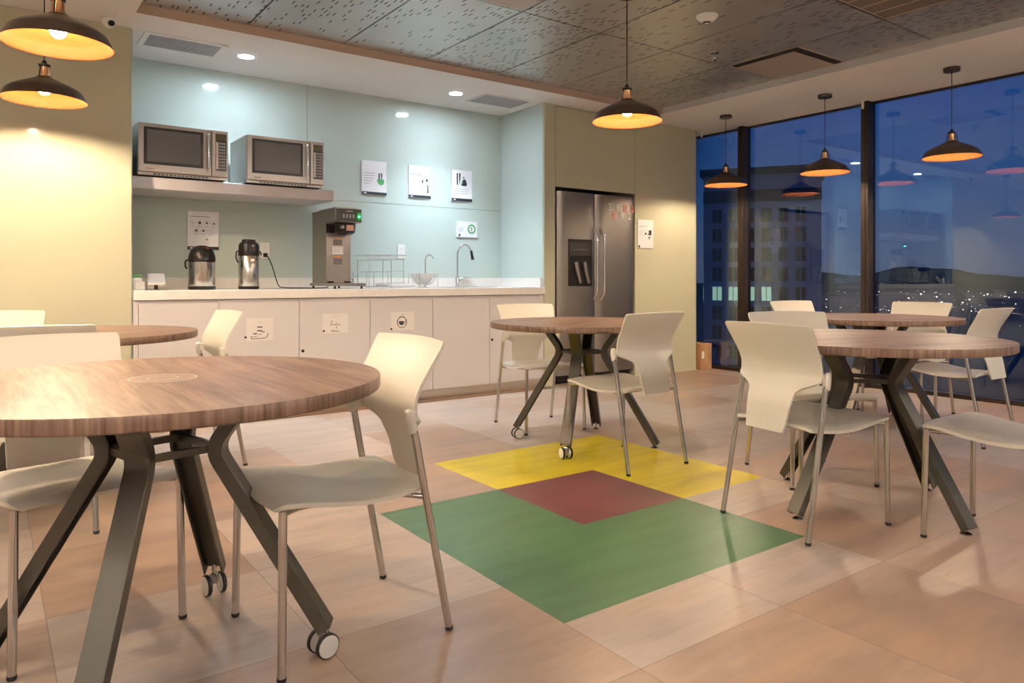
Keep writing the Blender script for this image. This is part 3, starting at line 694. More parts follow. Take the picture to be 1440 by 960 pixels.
# coffee brewer
t = thing('coffee_brewer', 'tall stainless coffee brewer with green light beside the dish rack', 'coffee machine', (2.172, 5.50, .9255))
bm = B(); box(bm, .001, .207, 0, .299, .045, .516); obj('column', bm, M['steel'], t, bevel=.003)
bm = B(); box(bm, -.0, .216, -.19, .30, .5165, .622); box(bm, .02, .19, -.15, .2, .622, .634); bm2 = bm; hd = obj('hood', bm, M['steel'], t, bevel=.003)
bm = B(); box(bm, .004, .212, -.196, -.1905, .522, .618); cp = obj('control_panel', bm, M['black'], hd)
for k in range(4):
    bm = B(); box(bm, .060+k*.026, .070+k*.026, -.1995, -.1962, .548, .578); obj('switch', bm, M['greyink'], cp)
bm = B(); box(bm, .085, .140, -.1972, -.1962, .598, .604); obj('logo', bm, M['greyink'], cp)
bm = B(); box(bm, .174, .208, -.1972, -.1962, .532, .592); obj('green_panel', bm, vary(mat('green_window', (0.0, 0.12, 0.03), .2), 5, .1), cp)
bm = B(); disc(bm, (.192, -.1995, .562), .0065, .002, n=16); obj('indicator_light', bm, M['greenled'], cp)
point((.192, -.215, .562), .06, (.05, 1, .2), .004, cp, 'indicator_glow')
bm = B(); lathe(bm, [(0, .425), (.055, .425), (.078, .44), (.086, .516), (0, .516)], 32, (.120, -.085, 0)); fb = obj('brew_basket', bm, M['black'], t, smooth=True)
bm = B(); box(bm, .100, .155, -.176, -.160, .452, .496); obj('basket_label', bm, M['pink'], fb)
bm = B(); tube(bm, [(.062, -.16, .480), (.062, -.19, .478)], [.016, .012], 12); obj('basket_handle', bm, M['steel'], fb)
bm = B(); box(bm, .001, .207, -.0045, -.0005, .440, .510); obj('front_shield', bm, M['black'], t)
for (z0, z1, mm, nm) in ((.340, .412, 'paper', 'notice_label'), (.272, .336, 'paper', 'notice_label'), (.185, .262, 'paper', 'warning_label')):
    bm = B(); box(bm, .052, .142, -.0012, -.0004, z0, z1); lb = obj(nm, bm, M['paper'] if z0 == .272 else M['beige_metal'], t)
    bm = B()
    if z0 == .272:
        for q in range(3): box(bm, .062, .130-.01*q, -.0018, -.0013, .325-.016*q, .329-.016*q)
        obj('print', bm, M['greyink'], lb)
    else:
        box(bm, .060, .134, -.0018, -.0013, z0+.006, z1-.022); obj('print', bm, M['vent_dark'], lb)
        bm = B(); box(bm, .068, .122, -.0018, -.0013, z1-.016, z1-.005); obj('orange_band', bm, M['orangeink'], lb)
bm = B(); box(bm, -.02, .245, -.205, .30, .022, .0445); obj('base_tray', bm, M['steel'], t, bevel=.003)
for (fx, fy) in ((0, -.18), (.22, -.18), (0, .27), (.22, .27)):
    bm = B(); lathe(bm, [(0, 0), (.010, 0), (.008, .022), (0, .022)], 12, (fx, fy, 0)); obj('foot', bm, M['rubber'], t)
bm = B(); box(bm, .010, .055, -.02, -.0005, .045, .060); box(bm, .150, .200, -.02, -.0005, .045, .060); obj('stop_block', bm, M['black'], t)
bm = B(); tube(bm, round_path([(.210, .02, .08), (.224, .0, .075), (.226, -.01, .055), (.212, .0, .048)], .015), .003, 6); obj('hose', bm, M['black'], t)
# power cord from the outlet, belongs to the brewer
bm = B(); tube(bm, round_path([(-.322, .488, .272), (-.318, .455, .268), (-.300, .40, .20), (-.272, .36, .06), (-.262, .33, .012), (-.235, .20, .006), (-.12, .02, .006), (-.0, .05, .006), (.05, .08, .012), (.06, .10, .035)], .05), .0042, 8)
pc = obj('power_cord', bm, M['black'], t, smooth=True)
bm = B(); box(bm, -.338, -.306, .478, .5005, .255, .288); obj('plug', bm, M['black'], pc, bevel=.004)
def outlet(x, z, lab):
    t = thing('wall_outlet', lab, 'outlet', (x, YB-.0005, z))
    bm = B(); box(bm, -.038, .038, -.007, -.0005, -.064, .064); p = obj('face_plate', bm, M['white_plastic'], t, bevel=.003)
    for s in (-1, 1):
        bm = B(); lathe(bm, [(0, 0), (.017, 0), (.017, -.0015), (0, -.0015)], 20, (0, -.007, s*.021), axis='y'); r = obj('receptacle', bm, M['white_plastic'], p)
        bm = B(); box(bm, -.008, -.006, -.0093, -.0086, s*.021-.002, s*.021+.007); box(bm, .006, .008, -.0093, -.0086, s*.021-.002, s*.021+.007); obj('slots', bm, M['ink'], r)
outlet(1.850, 1.236, 'white wall outlet with a black cord beside the slim airpot')
outlet(3.089, 1.254, 'white wall outlet behind the wire dish rack')

# dish rack (two tier wire)
t = thing('dish_rack', 'two tier chrome wire dish rack left of the sink', 'dish rack', (0, 0, .9255))
def wires(lst, r=.0028):
    bm = B()
    for p in lst: tube(bm, p, r, 6)
    return bm
fx0, fx1, ya, yb_ = 2.545, 2.735, 5.56, 5.83
def frame_rect(x0, x1, y0, y1, z): return [(x0, y0, z), (x1, y0, z), (x1, y1, z), (x0, y1, z), (x0, y0, z)]
obj('lower_frame', wires([frame_rect(2.545, 2.735, ya, yb_, .012), frame_rect(2.545, 2.735, ya, yb_, .135), frame_rect(2.75, 2.895, ya, yb_, .040), frame_rect(2.75, 2.895, ya, yb_, .140)]), M['bright'], t)
for (x, y) in ((2.545, ya), (2.735, ya), (2.545, yb_), (2.735, yb_)): obj('leg', wires([[(x, y, .0), (x, y, .135)]], .0032), M['bright'], t)
for (x, y) in ((2.575, ya+.02), (2.70, ya+.02), (2.775, ya+.02), (2.892, ya+.02), (2.575, yb_-.02), (2.892, yb_-.02)): obj('post', wires([[(x, y, .003 if x < 2.8 else .04), (x, y, .240)]], .003), M['bright'], t)
obj('upper_frame', wires([frame_rect(2.570, 2.735, ya, yb_, .238), frame_rect(2.535, 2.760, ya-.01, yb_, .275), frame_rect(2.765, 2.895, ya, yb_, .243), frame_rect(2.74, 2.905, ya-.01, yb_, .278)]), M['bright'], t)
obj('upper_wires', wires([[(2.55+k*.0175, ya-.01, .275), (2.55+k*.0175, ya, .238), (2.55+k*.0175, yb_, .238)] for k in range(20)], .0012), M['bright'], t)
bm = B(); box(bm, 2.755, 3.02, 5.58, 5.84, .012, .032); obj('drip_tray', bm, M['white_plastic'], t, bevel=.006)
# round wire basket with a bowl
t = thing('wire_basket', 'small curved wire basket beside the white bowl', 'basket', (0, 0, .9255))
obj('basket_wires', wires([[(3.02+.20*k/8, y, .125-.10*math.sin(PI*k/8)) for k in range(9)] for y in (5.55, 5.58, 5.61, 5.72, 5.75)]+[[(3.02, 5.55, .125), (3.02, 5.75, .125)], [(3.22, 5.55, .125), (3.22, 5.75, .125)]], .0024), M['bright'], t)
for x in (3.03, 3.212):
    for y in (5.55, 5.75): obj('leg', wires([[(x, y, .001), (x, y, .128)]], .003), M['bright'], t)
bm = B(); lathe(bm, [(0, .034), (.034, .034), (.066, .056), (.092, .098), (.098, .122), (.095, .122), (.088, .100), (.062, .062), (.030, .039), (0, .039)], 36, (3.12, 5.66, 0)); b_ = obj('mixing_bowl', bm, M['bowl'], smooth=True); b_.location.z = .9255; tag(b_, 'white bowl resting in the curved wire basket', 'bowl')

# taps
t = thing('small_tap', 'slim curved drinking water tap behind the bowl', 'tap', (3.283, 5.90, .9255))
bm = B(); lathe(bm, [(0, 0), (.020, 0), (.018, .012), (0, .012)], 20); obj('base', bm, M['bright'], t, smooth=True)
bm = B(); tube(bm, [(0, 0, .01), (0, 0, .255)]+[(.034-.034*math.cos(a), -.02*math.sin(a/2), .255+.045*math.sin(a)) for a in [PI*k/10 for k in range(1, 9)]]+[(.070, -.02, .262)], .007, 12); obj('spout', bm, M['bright'], t, smooth=True)
bm = B(); tube(bm, [(.0, -.01, .06), (.022, -.03, .066)], .004, 8); obj('lever', bm, M['bright'], t)
t = thing('kitchen_tap', 'tall chrome gooseneck kitchen tap with pull-down spray', 'tap', (3.628, 5.90, .9255))
bm = B(); lathe(bm, [(0, 0), (.026, 0), (.026, .006), (.020, .012), (.020, .085), (.014, .10), (0, .10)], 24); obj('base', bm, M['bright'], t, smooth=True)
bm = B(); tube(bm, [(0, 0, .09), (0, 0, .31)]+[(.068-.068*math.cos(a), -.03*math.sin(a/2), .31+.092*math.sin(a)) for a in [PI*k/14 for k in range(1, 13)]]+[(.136, -.03, .345)], .0095, 14); obj('gooseneck', bm, M['bright'], t, smooth=True)
bm = B(); tube(bm, [(.136, -.03, .350), (.150, -.03, .285), (.156, -.03, .262)], [.012, .014, .016], 14); obj('spray_head', bm, M['black'], t, smooth=True)
bm = B(); tube(bm, [(.016, -.006, .065), (.045, -.02, .085), (.080, -.03, .095), (.132, -.04, .080)], [.012, .010, .006, .005], 10); obj('lever', bm, M['bright'], t, smooth=True)

# things at the left end of the worktop
t = thing('condiment_tub', 'small white tub with green top at the left end of the worktop', 'tub', (.834, 5.46, .9255))
bm = B(); box(bm, -.040, .036, -.04, .04, 0, .062); obj('tub', bm, M['white_plastic'], t, bevel=.003)
bm = B(); box(bm, -.038, .018, -.036, .036, .0625, .085); obj('paper_packets', bm, M['paper'], t, bevel=.003)
bm = B(); box(bm, -.040, .022, -.038, .038, .0855, .106); obj('green_lid', bm, M['green_lid'], t, bevel=.004)
t = thing('card_stand', 'tilted grey card stand on a clear base beside the white tub', 'stand', (.945, 5.46, .9255))
bm = B(); sheet(bm, [[(-.055, -.025, .048), (.055, -.025, .048)], [(-.052, .020, .112), (.055, .020, .112)]], .006); obj('card', bm, M['greycard'], t)
bm = B(); box(bm, -.055, .055, -.032, -.022, .036, .050); obj('ledge', bm, M['white_plastic'], t)
bm = B(); lathe(bm, [(0, 0), (.058, 0), (.060, .004), (0, .008)], 30, (.02, -.01, 0)); obj('base', bm, M['steel'], t)
bm = B(); tube(bm, [(.0, .0, .006), (.0, -.005, .05)], .012, 10); obj('stem', bm, M['black'], t)

# ------------------------------------------------------------------ signs on the kitchen wall
def sign(x0, x1, z0, z1, lab, y=YB, name='wall_sign', bar=True):
    t = thing(name, lab, 'sign', ((x0+x1)/2, y-.0005, (z0+z1)/2))
    a, b = (x1-x0)/2, (z1-z0)/2
    bm = B(); box(bm, -a, a, -.010, -.0005, -b, b); p = obj('board', bm, M['paper'], t, bevel=.001)
    if bar:
        bm = B(); box(bm, -a, a, -.0108, -.0101, -b, -b+.026); q = obj('footer_band', bm, M['ink'], p)
        bm = B(); box(bm, -a+.020, -a+.045, -.0114, -.0109, -b+.008, -b+.018); obj('footer_logo', bm, M['paper'], q)
    return t, p, a, b
def lines(p, rows, m='greyink', th=.0045, name='print_lines'):
    bm = B()
    for x0, x1, z in rows: box(bm, x0, x1, -.0107, -.0101, z-th/2, z+th/2)
    obj(name, bm, M[m], p)
def blob(p, pts, m, name, y=-.0112):
    bm = B(); f1 = [bm.verts.new((x, y, z)) for x, z in pts]; f2 = [bm.verts.new((x, -.0101, z)) for x, z in pts]; n = len(pts)
    bm.faces.new(f1); bm.faces.new(f2[::-1])
    for q in range(n): bm.faces.new((f1[q], f2[q], f2[(q+1) % n], f1[(q+1) % n]))
    return obj(name, bm, M[m], p)
def circ(cx_, cz_, r, n=20, sx=1): return [(cx_+r*sx*math.cos(2*PI*k/n), cz_+r*math.sin(2*PI*k/n)) for k in range(n)]
t, p, a, b = sign(2.697, 2.938, 1.754, 2.056, 'white kitchen sign with fork and green apple, leftmost of three')
lines(p, [(-.095, .012, .042), (-.095, .006, .020), (-.095, -.006, -.004), (-.095, -.016, -.026), (-.095, -.050, -.050)])
blob(p, [(.040, .045), (.052, .045), (.054, -.005), (.042, -.005)], 'ink', 'knife'); blob(p, [(.062, .045), (.068, .045), (.080, .045), (.078, .015), (.074, -.005), (.068, -.005)], 'vent_dark', 'fork')
blob(p, [(.030, -.012), (.040, -.004), (.055, -.008), (.075, -.002), (.094, -.012), (.098, -.030), (.088, -.052), (.068, -.060), (.046, -.056), (.032, -.034)], 'greenink', 'apple')
t, p, a, b = sign(3.162, 3.396, 1.756, 2.056, 'white kitchen sign with small bin and bottle symbols, middle of three')
lines(p, [(-.095, .035, .068), (-.095, .028, .060)], th=.006); lines(p, [(-.095, .0, .010), (-.095, -.012, -.004), (-.095, -.006, -.050), (-.095, -.020, -.064)], 'vent_grey', .002, 'fine_print')
blob(p, [(.022, .020), (.034, .020), (.034, -.010), (.022, -.010)], 'ink', 'cup_icon'); blob(p, circ(.074, .020, .012), 'ink', 'cap_icon')
blob(p, [(.062, .0), (.096, .0), (.092, .006), (.066, .008)], 'greenink', 'leaf_icon'); blob(p, [(.066, -.030), (.090, -.028), (.092, -.100), (.074, -.100), (.080, -.04)], 'ink', 'bottle_icon')
t, p, a, b = sign(3.624, 3.856, 1.755, 2.054, 'white kitchen sign with cutlery symbols, rightmost of three')
lines(p, [(-.085, .075, -.035), (-.085, .075, -.056), (-.075, .070, -.076)], th=.004)
blob(p, [(-.060, .118), (-.046, .118), (-.046, .005), (-.058, .005)], 'ink', 'knife'); blob(p, [(-.034, .118), (-.016, .118), (-.020, .060), (-.026, .005), (-.032, .060)], 'ink', 'fork')
blob(p, circ(.018, .080, .008), 'ink', 'cap'); blob(p, [(-.010, .0), (.050, .0), (.056, .020), (.040, .060), (.020, .066), (.010, .050)], 'ink', 'bottles'); blob(p, [(-.002, .020), (.020, .018), (.022, .056), (.004, .06)], 'greenink', 'glass')
t, p, a, b = sign(3.679, 3.918, 1.407, 1.562, 'small white sign with a green ring above the kitchen tap', bar=False)
lines(p, [(-.10, -.035, .012), (-.10, -.045, -.002), (-.10, -.040, -.014), (-.10, -.055, -.026)], th=.003)
bm = B(); lathe(bm, [(.047, 0), (.030, 0), (.030, .0008), (.047, .0008)], 32, (.052, -.0110, .004), closed=True, axis='y'); obj('green_ring', bm, M['greenink'], p)
blob(p, [(.036, .022), (.062, .024), (.060, -.014), (.044, -.018)], 'vent_grey', 'cup_icon', -.0108); blob(p, [(-.095, -.070), (-.078, -.070), (-.078, -.045), (-.095, -.045)], 'ink', 'corner_mark')
t, p, a, b = sign(1.258, 1.489, 1.228, 1.527, 'white poster of small round icons behind the airpots')
lines(p, [(-.092, .048, .108)], 'greyink', .006, 'title')
bm = B(); bm2 = B()
for cx_, cz_, r in ((-.080, .060, .004), (-.026, .060, .011), (.026, .060, .008), (.078, .057, .007), (-.052, .000, .009), (.000, .000, .009), (.050, -.004, .003), (.026, -.068, .007)):
    lathe(bm, [(0, 0), (r, 0), (r*.8, .0008), (0, .0008)], 12, (cx_, -.0110, cz_), axis='y'); lathe(bm2, [(.020, 0), (.0185, 0), (.0185, .0006), (.020, .0006)], 24, (cx_, -.0108, cz_), closed=True, axis='y')
    box(bm2, cx_-.018, cx_+.018, -.0108, -.0102, cz_-.032, cz_-.029)
obj('icons', bm, M['ink'], p); obj('icon_rings', bm2, M['vent_grey'], p)
t, p, a, b = sign(5.432, 5.659, 1.318, 1.617, 'white notice with black symbols on the olive wall right of the fridge', YP, bar=False)
lines(p, [(-.095, .020, .078)], th=.005); lines(p, [(-.095, -.03, .03), (-.095, -.04, .012), (-.095, -.03, -.006)], 'vent_grey', .002, 'fine_print')
blob(p, circ(.000, .004, .012), 'ink', 'dot_icon'); blob(p, [(.045, .040), (.085, .040), (.085, -.010), (.030, -.010), (.030, -.002), (.048, .004)], 'ink', 'hand_icon'); blob(p, [(.045, -.025), (.072, -.025), (.072, -.035), (.056, -.035), (.056, -.055), (.045, -.055)], 'ink', 'arrow_icon'); blob(p, [(-.105, -.142), (-.085, -.142), (-.085, -.118), (-.105, -.118)], 'ink', 'corner_mark')

# ------------------------------------------------------------------ fridge
t = thing('refrigerator', 'stainless side-by-side refrigerator with water dispenser set into the olive wall', 'refrigerator', (4.365, YP-.012, 0))
bm = B(); box(bm, .012, 1.012, .07, .78, .03, 1.825); obj('cabinet', bm, M['black'], t)
def door(x0, x1):
    n = 14; bm = B(); lo = []; hi = []
    pts = [(x0, .065)]+[(x0+(x1-x0)*k/n, .0+.022*(abs(2*k/n-1)**6)) for k in range(n+1)]+[(x1, .065)]
    for x, y in pts: lo.append(bm.verts.new((x, y, .085))); hi.append(bm.verts.new((x, y, 1.835)))
    bm.faces.new(lo[::-1]); bm.faces.new(hi)
    for k in range(len(pts)): bm.faces.new((lo[k], lo[(k+1) % len(pts)], hi[(k+1) % len(pts)], hi[k]))
    return bm
dl = obj('door', door(.006, .478), M['fridge_steel'], t, smooth=True); dr = obj('door', door(.486, 1.018), M['fridge_steel'], t, smooth=True)
for dd, x in ((dl, .457), (dr, .553)):
    bm = B(); tube(bm, round_path([(x, .008, .80), (x, -.045, .855), (x, -.052, .92), (x, -.052, 1.38), (x, -.045, 1.44), (x, .008, 1.495)], .04), .0125, 14); h_ = obj('door_handle', bm, M['bright'], dd, smooth=True)
bm = B(); box(bm, .130, .432, -.006, .012, .934, 1.385); dp = obj('water_dispenser', bm, M['black'], dl, bevel=.006)
bm = B(); box(bm, .145, .418, -.0085, -.0065, 1.225, 1.352); obj('control_strip', bm, vary(mat('dark_grey_panel', (0.07, .062, .055), .25), 6, .05), dp)
bm = B(); box(bm, .160, .405, -.0068, -.0062, .950, 1.190); obj('recess', bm, M['dark_slot'], dp)
for x_, l_ in ((.215, 'steel'), (.320, 'steel')):
    bm = B(); tube(bm, [(x_, -.016, 1.165), (x_+.012, -.022, 1.08), (x_+.055, -.018, .965)], [.022, .020, .016], 12); obj('paddle', bm, M[l_], dp, smooth=True)
for k in range(6):
    bm = B(); disc(bm, (.20+k*.032, -.0092, 1.285), .004, .0008, n=10); obj('button', bm, M['greyink'], dp)
bm = B(); box(bm, .04, .98, .055, .07, .02, .082); obj('base_grille', bm, M['black'], t)
for x in (.05, .97):
    bm = B(); lathe(bm, [(0, 0), (.02, 0), (.02, .03), (0, .03)], 14, (x, .12, 0)); obj('foot', bm, M['rubber'], t)
mg = [('D', 5.035, 1.708, 'pale', 'white letter magnet with a dark print at the left of the upper row'), ('C', 5.135, 1.706, 'pale', 'white and pink letter magnet, second of the upper row'), ('I', 5.245, 1.702, 'pink', 'pink letter magnet, third of the upper row'), ('R', 5.345, 1.702, 'pink', 'pink letter magnet at the right end of the upper row'),
      ('E', 5.092, 1.628, 'pink', 'pink letter magnet at the left of the lower row'), ('S', 5.193, 1.634, 'pale', 'white letter magnet in the middle of the lower row'), ('B', 5.300, 1.628, 'pale', 'pink letter magnet at the right end of the lower row')]
mg = [(c, x, z+.010, k, l) for c, x, z, k, l in mg]
for c, x, z, k, l in mg:
    t = thing('fridge_magnet', l, 'magnet', (x, YP-.0135, z), 0, 'letter magnets on the refrigerator door')
    bm = B(); box(bm, -.023, .023, -.004, -.0005, -.036, .036); q = obj('tile', bm, M['pink'] if k == 'pink' else M['white_plastic'], t, bevel=.001)
    text_obj('letter', c, .062, M['redink'] if k == 'pink' else M['vent_dark'], q, (0, -.0046, 0), (PI/2, 0, 0))

# cardboard box by the window corner
t = thing('cardboard_box', 'taped cardboard box on the floor between the rounded wall and the window', 'box', (6.35, 5.338, 0), 0)
bm = B(); box(bm, .065, .245, -.04, .26, 0.001, .285); bx = obj('carton', bm, M['cardboard'], t, bevel=.003)
bm = B(); box(bm, .125, .175, -.0415, -.0405, .06, .285); box(bm, .125, .175, -.04, .26, .2855, .2865); obj('tape', bm, M['tape'], bx)
bm = B(); box(bm, .075, .118, -.0415, -.0405, .12, .20); obj('label', bm, M['paper'], bx)
bm = B(); box(bm, .2445, .2455, .02, .2, .10, .22); obj('label', bm, M['paper'], bx)

# ------------------------------------------------------------------ chairs
def interp(tab, z):
    for (a, va), (b, vb) in zip(tab[:-1], tab[1:]):
        if a <= z <= b:
            t = (z-a)/(b-a); return va+(vb-va)*t
    return tab[-1][1] if z > tab[-1][0] else tab[0][1]
def smooth_tab(tab, z):
    h = .012; return (interp(tab, z-h)+2*interp(tab, z)+interp(tab, z+h))/4
def make_chair(label):
    t = thing('visitor_chair', label, 'chair')
    # seat pan
    G = []; ny, nx = 26, 19
    for i in range(ny):
        s = i/(ny-1); y = -.186+.456*s
        zc = .430+.020*max(0, s-.45)**1.0/.55-.010*math.sin(PI*min(1, s/.8))
        if s > .90: zc -= .016*((s-.90)/.10)**2
        hw = .222 if s > .30 else .190+.032*math.sin(s/.30*PI/2)
        e = max(0, (s-.90)/.10); hw -= .022*e**2.5
        row = []
        for j in range(nx):
            q = 2*j/(nx-1)-1
            row.append((q*hw, y+(-.018*e*abs(q)**3 if e else 0), zc-.012*abs(q)**4+(-.006)*(1-q*q)))
        G.append(row)
    bm = B(); sheet(bm, G, .013); obj('seat', bm, M['ivory'], t, smooth=True)
    # backrest: tail through the seat, wings on the leg tops, wide upper part
    yz = [(.398, -.222), (.43, -.212), (.50, -.198), (.575, -.172), (.62, -.152), (.66, -.154), (.70, -.170), (.735, -.192), (.82, -.243)]
    hwz = [(.398, .092), (.43, .100), (.50, .107), (.555, .116), (.572, .135), (.598, .200), (.605, .205), (.66, .205), (.74, .211), (.808, .221), (.818, .218), (.822, .213)]
    zs = [.398, .404, .41, .43, .45, .475, .50, .52, .54, .555, .562, .568, .574, .580, .586, .592, .598, .605, .615, .63, .645, .66, .68, .70, .72, .74, .76, .78, .80, .812, .818, .822]
    G = []; nx = 21
    for z in zs:
        hw = interp(hwz, z); yy = smooth_tab(yz, z); cur = .026*min(1, max(0, (z-.50)/.12))
        row = []
        for j in range(nx):
            q = 2*j/(nx-1)-1; x = q*hw
            row.append((x, yy-.012+cur*(x/.21)**2, z+(.004*(1-q*q) if z > .80 else 0)))
        G.append(row)
    bm = B(); sheet(bm, G, .009)
    bk = obj('backrest', bm, M['ivory'], t, smooth=True)
    for s in (-1, 1):
        bm = B(); tube(bm, [(s*.210, -.1285, .574), (s*.2095, -.127, .580), (s*.208, -.121, .612), (s*.207, -.118, .634), (s*.206, -.118, .641)], [.0125, .0155, .0165, .014, .006], 16)
        box(bm, min(s*.175, s*.208), max(s*.175, s*.208), -.142, -.118, .598, .634)
        obj('socket', bm, M['ivory'], bk, smooth=True)
    for s in (-1, 1):
        bm = B(); tube(bm, [(s*.219, -.2395, .006), (s*.2105, -.130, .590)], .0108, 14); l = obj('leg', bm, M['chrome'], t, smooth=True)
        bm = B(); lathe(bm, [(0, 0), (.0095, 0), (.0118, .004), (.0118, .012), (0, .012)], 14, (s*.219, -.2395, 0)); obj('foot_cap', bm, M['rubber'], l)
        bm = B(); tube(bm, [(s*.216, .2385, .006), (s*.209, .233, .422)], .0108, 14); l = obj('leg', bm, M['chrome'], t, smooth=True)
        bm = B(); lathe(bm, [(0, 0), (.0095, 0), (.0118, .004), (.0118, .012), (0, .012)], 14, (s*.216, .2385, 0)); obj('foot_cap', bm, M['rubber'], l)
        bm = B(); tube(bm, round_path([(s*.205, .228, .414), (s*.165, .170, .412), (s*.160, -.10, .398), (s*.213, -.166, .392)], .03), .008, 10); obj('side_rail', bm, M['chrome'], t, smooth=True)
    bm = B(); tube(bm, [(-.163, .12, .408), (.163, .12, .408)], .008, 10); obj('cross_bar', bm, M['chrome'], t, smooth=True)
    bm = B(); tube(bm, [(-.160, -.09, .398), (.160, -.09, .398)], .008, 10); obj('cross_bar', bm, M['chrome'], t, smooth=True)
    return t
CH = [
    ('ivory plastic chair pulled out to the right of the large near table', .837, 2.013, 179.3),
    ('ivory plastic chair seen from behind, its rear leg at the corner of the green tiles', 2.771, 1.749, -7.6),
    ('ivory plastic chair seen from behind on the yellow tiles at the middle table', 2.867, 2.890, 90.0),
    ('ivory plastic chair behind the middle table in front of the kitchen cabinets', 3.066, 3.920, -101.0),
    ('ivory plastic chair at the right edge with only its seat in the picture', 3.165, 1.113, 90.0),
    ('ivory plastic chair behind the near left table, facing the camera', .204, 2.490, -75.8),
    ('ivory plastic chair at the left edge with its shaded back to the camera', .135, 3.520, 90.0),
    ('ivory plastic chair at the right side of the far left table, against the cabinets', .880, 4.215, 183.5),
    ('ivory plastic chair on the far side of the far left table by the pillar wall', .055, 4.700, -90.0),
    ('ivory plastic chair behind the right near table, turned towards the camera', 3.410, 2.126, -118.9),
    ('ivory plastic chair by the window with a broad back under the rightmost lamp', 5.590, 2.680, 180.0),
    ('ivory plastic chair at the far right before the dark glass, turned sideways', 4.990, 2.080, 88.5),
    ('ivory plastic chair at the far end of the window table, only its top showing', 5.250, 3.240, -102.0),
]
first = None
for lab, x, y, th in CH:
    rz = math.radians(th-90)
    if first is None:
        first = make_chair(lab); first.location = (x, y, 0); first.rotation_euler = (0, 0, rz); first['group'] = 'ivory visitor chairs around the tables'
    else: dup(first, (x, y, 0), rz, lab, 'ivory visitor chairs around the tables')

# ------------------------------------------------------------------ tables
R_T, Z_T = .56, .742
def sweep_u(bm, path, w, d, th):
    """U channel: wide outer face w, flanges d towards the axis; path in (r,z), leg in local xz plane"""
    prof = [(-w/2, 0), (w/2, 0), (w/2, -d), (w/2-th, -d), (w/2-th, -th), (-w/2+th, -th), (-w/2+th, -d), (-w/2, -d)]
    rings = []
    for i, p in enumerate(path):
        a = path[max(0, i-1)]; b = path[min(len(path)-1, i+1)]; t = (b-a).normalized(); nrm = Vector((-t.z, 0, t.x)) 
        if nrm.x < 0: nrm = -nrm
        rings.append([bm.verts.new(Vector((p.x, 0, p.z))+nrm*q[1]+Vector((0, q[0], 0))) for q in prof])
    m_ = len(prof)
    for i in range(len(rings)-1):
        for k in range(m_): bm.faces.new((rings[i][k], rings[i][(k+1) % m_], rings[i+1][(k+1) % m_], rings[i+1][k]))
    bm.faces.new(rings[0][::-1]); bm.faces.new(rings[-1])
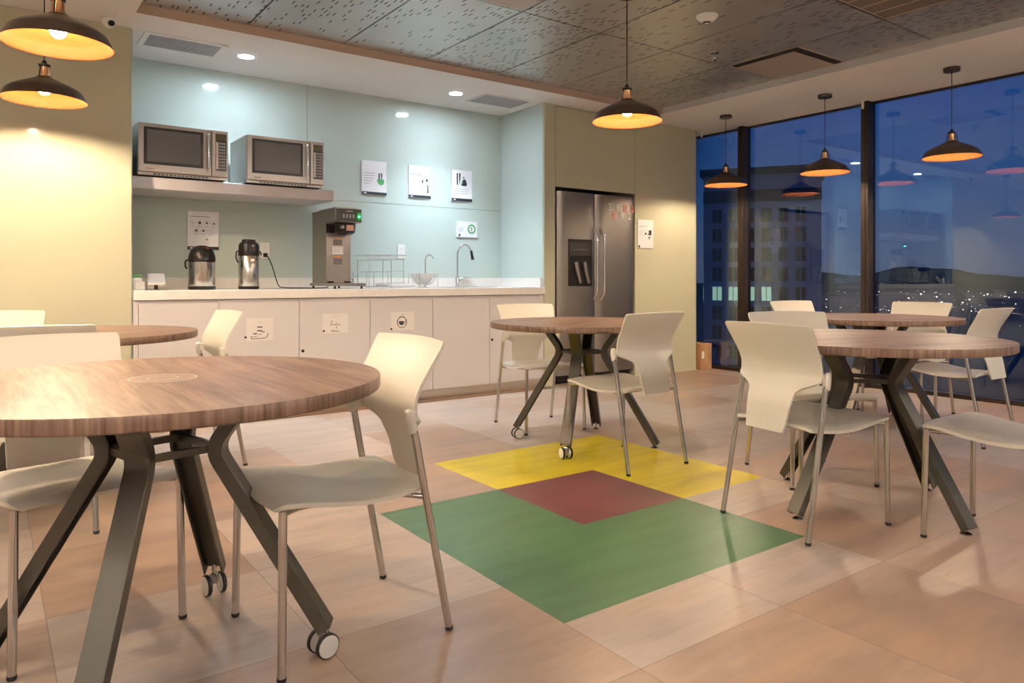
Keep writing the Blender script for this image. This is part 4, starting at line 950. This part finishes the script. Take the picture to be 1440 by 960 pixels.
def table(label, x, y, ang, feet, rz_top=0, inlay=False):
    t = thing('round_table', label, 'table', (x, y, 0), ang, 'round walnut tables')
    bm = B(); lathe(bm, [(0, Z_T-.034), (R_T-.004, Z_T-.034), (R_T-.001, Z_T-.032), (R_T, Z_T-.029), (R_T, Z_T-.003), (R_T-.002, Z_T), (0, Z_T)], 128)
    for f in bm.faces:
        c = f.calc_center_median()
        f.material_index = 1 if math.hypot(c.x, c.y) > R_T-.006 else 0
    tp = obj('tabletop', bm, [M['wood'], M['wood_edge']], t, smooth=True); tp.rotation_euler = (0, 0, rz_top-ang)
    if inlay:
        bm = B(); lathe(bm, [(0, Z_T+.0002), (.080, Z_T+.0002), (.080, Z_T+.0012), (0, Z_T+.0012)], 48); il = obj('charging_pad', bm, vary(mat('inlay_disc', (0.30, 0.21, 0.15), .35), 8, .05), tp)
        bm = B(); lathe(bm, [(.080, Z_T+.0002), (.083, Z_T+.0002), (.083, Z_T+.0016), (.080, Z_T+.0016)], 48, closed=True); lathe(bm, [(.036, Z_T+.0012), (.038, Z_T+.0012), (.038, Z_T+.0015), (.036, Z_T+.0015)], 36, closed=True); obj('pad_ring', bm, M['hub'], il)
    bm = B(); lathe(bm, [(0, Z_T-.042), (.26, Z_T-.042), (.26, Z_T-.0345), (0, Z_T-.0345)], 40); obj('mounting_plate', bm, M['leg_metal'], t)
    pts = None
    for k in range(4):
        zf = .085 if feet[k] == 'c' else .032
        pts = round_path([(.248, 0, Z_T-.043), (.150, 0, .560), (.150+.285*(.56-zf)/.475, 0, zf)], .030, 6)
        bm = B(); sweep_u(bm, pts, .060, .036, .006)
        bmesh.ops.rotate(bm, verts=bm.verts, cent=(0, 0, 0), matrix=Matrix.Rotation(k*PI/2, 3, 'Z'))
        lg = obj('leg', bm, M['leg_metal'], t, smooth=True, bevel=.0015)
        a = k*PI/2; ca, sa = math.cos(a), math.sin(a)
        if feet[k] == 'c':
            fx, fy = .412*ca, .412*sa; ga = a+.7
            bm = B(); tube(bm, [(fx, fy, .040), (fx, fy, .098)], .007, 10); box(bm, fx-.010, fx+.010, fy-.012, fy+.012, .036, .066); cs = obj('caster', bm, M['chrome'], lg, bevel=.003)
            for s in (-1, 1):
                bm = B()
                n0, n1 = (.016, .030) if s > 0 else (-.030, -.016)
                lathe(bm, [(0, n0), (.029, n0), (.033, n0+.003), (.033, n1-.003), (.029, n1), (0, n1)], 32, axis='y')
                for f in bm.faces:
                    c = f.calc_center_median(); f.material_index = 1 if math.hypot(c.x, c.z) < .020 else 0
                lathe(bm, [(.0, (n1 if s > 0 else n0-.001)), (.0265, (n1 if s > 0 else n0-.001)), (.0265, (n1+.001 if s > 0 else n0)), (0, (n1+.001 if s > 0 else n0))], 28, axis='y', mi=1)
                bmesh.ops.rotate(bm, verts=bm.verts, cent=(0, 0, 0), matrix=Matrix.Rotation(ga, 3, 'Z')); bmesh.ops.translate(bm, verts=bm.verts, vec=(fx, fy, .0335))
                obj('wheel', bm, [M['rubber'], M['hub']], cs if False else lg, smooth=True)
        else:
            fx, fy = .436*ca, .436*sa
            bm = B(); lathe(bm, [(0, 0), (.022, 0), (.022, .005), (.010, .012), (.006, .014), (.006, .045), (0, .045)], 24, (fx, fy, 0)); obj('levelling_foot', bm, M['chrome'], lg, smooth=True)
    for k in range(4):
        a = k*PI/2; b = a+PI/2; r = .138
        p, q = Vector((r*math.cos(a), r*math.sin(a), .560)), Vector((r*math.cos(b), r*math.sin(b), .560))
        dirv = (q-p).normalized(); nn = Vector((-dirv.y, dirv.x, 0))*.008; up = Vector((0, 0, .009)); bm = B()
        A_ = [bm.verts.new(p+s1*nn+s2*up) for s1, s2 in ((-1, -1), (1, -1), (1, 1), (-1, 1))]; B_ = [bm.verts.new(q+s1*nn+s2*up) for s1, s2 in ((-1, -1), (1, -1), (1, 1), (-1, 1))]
        bm.faces.new(A_[::-1]); bm.faces.new(B_)
        for z in range(4): bm.faces.new((A_[z], A_[(z+1) % 4], B_[(z+1) % 4], B_[z]))
        obj('cross_bar', bm, M['leg_metal'], t)
    return t
table('large round walnut table with a charging disc, nearest at the left', .376, 2.078, 1.026, 'cggc', math.radians(90), True)
table('round walnut table in the middle of the room over the yellow tiles', 2.955, 3.355, .631, 'gccg', math.radians(20))
table('round walnut table at the right with levelling feet, nearer than the window table', 3.178, 1.70, -.146, 'gggg', math.radians(-20))
table('round walnut table farther back by the windows', 4.95, 2.62, .14, 'ggcc', math.radians(-20))
table('round walnut table at the far left in front of the pillar wall', .345, 4.13, .6, 'cggc', math.radians(20))
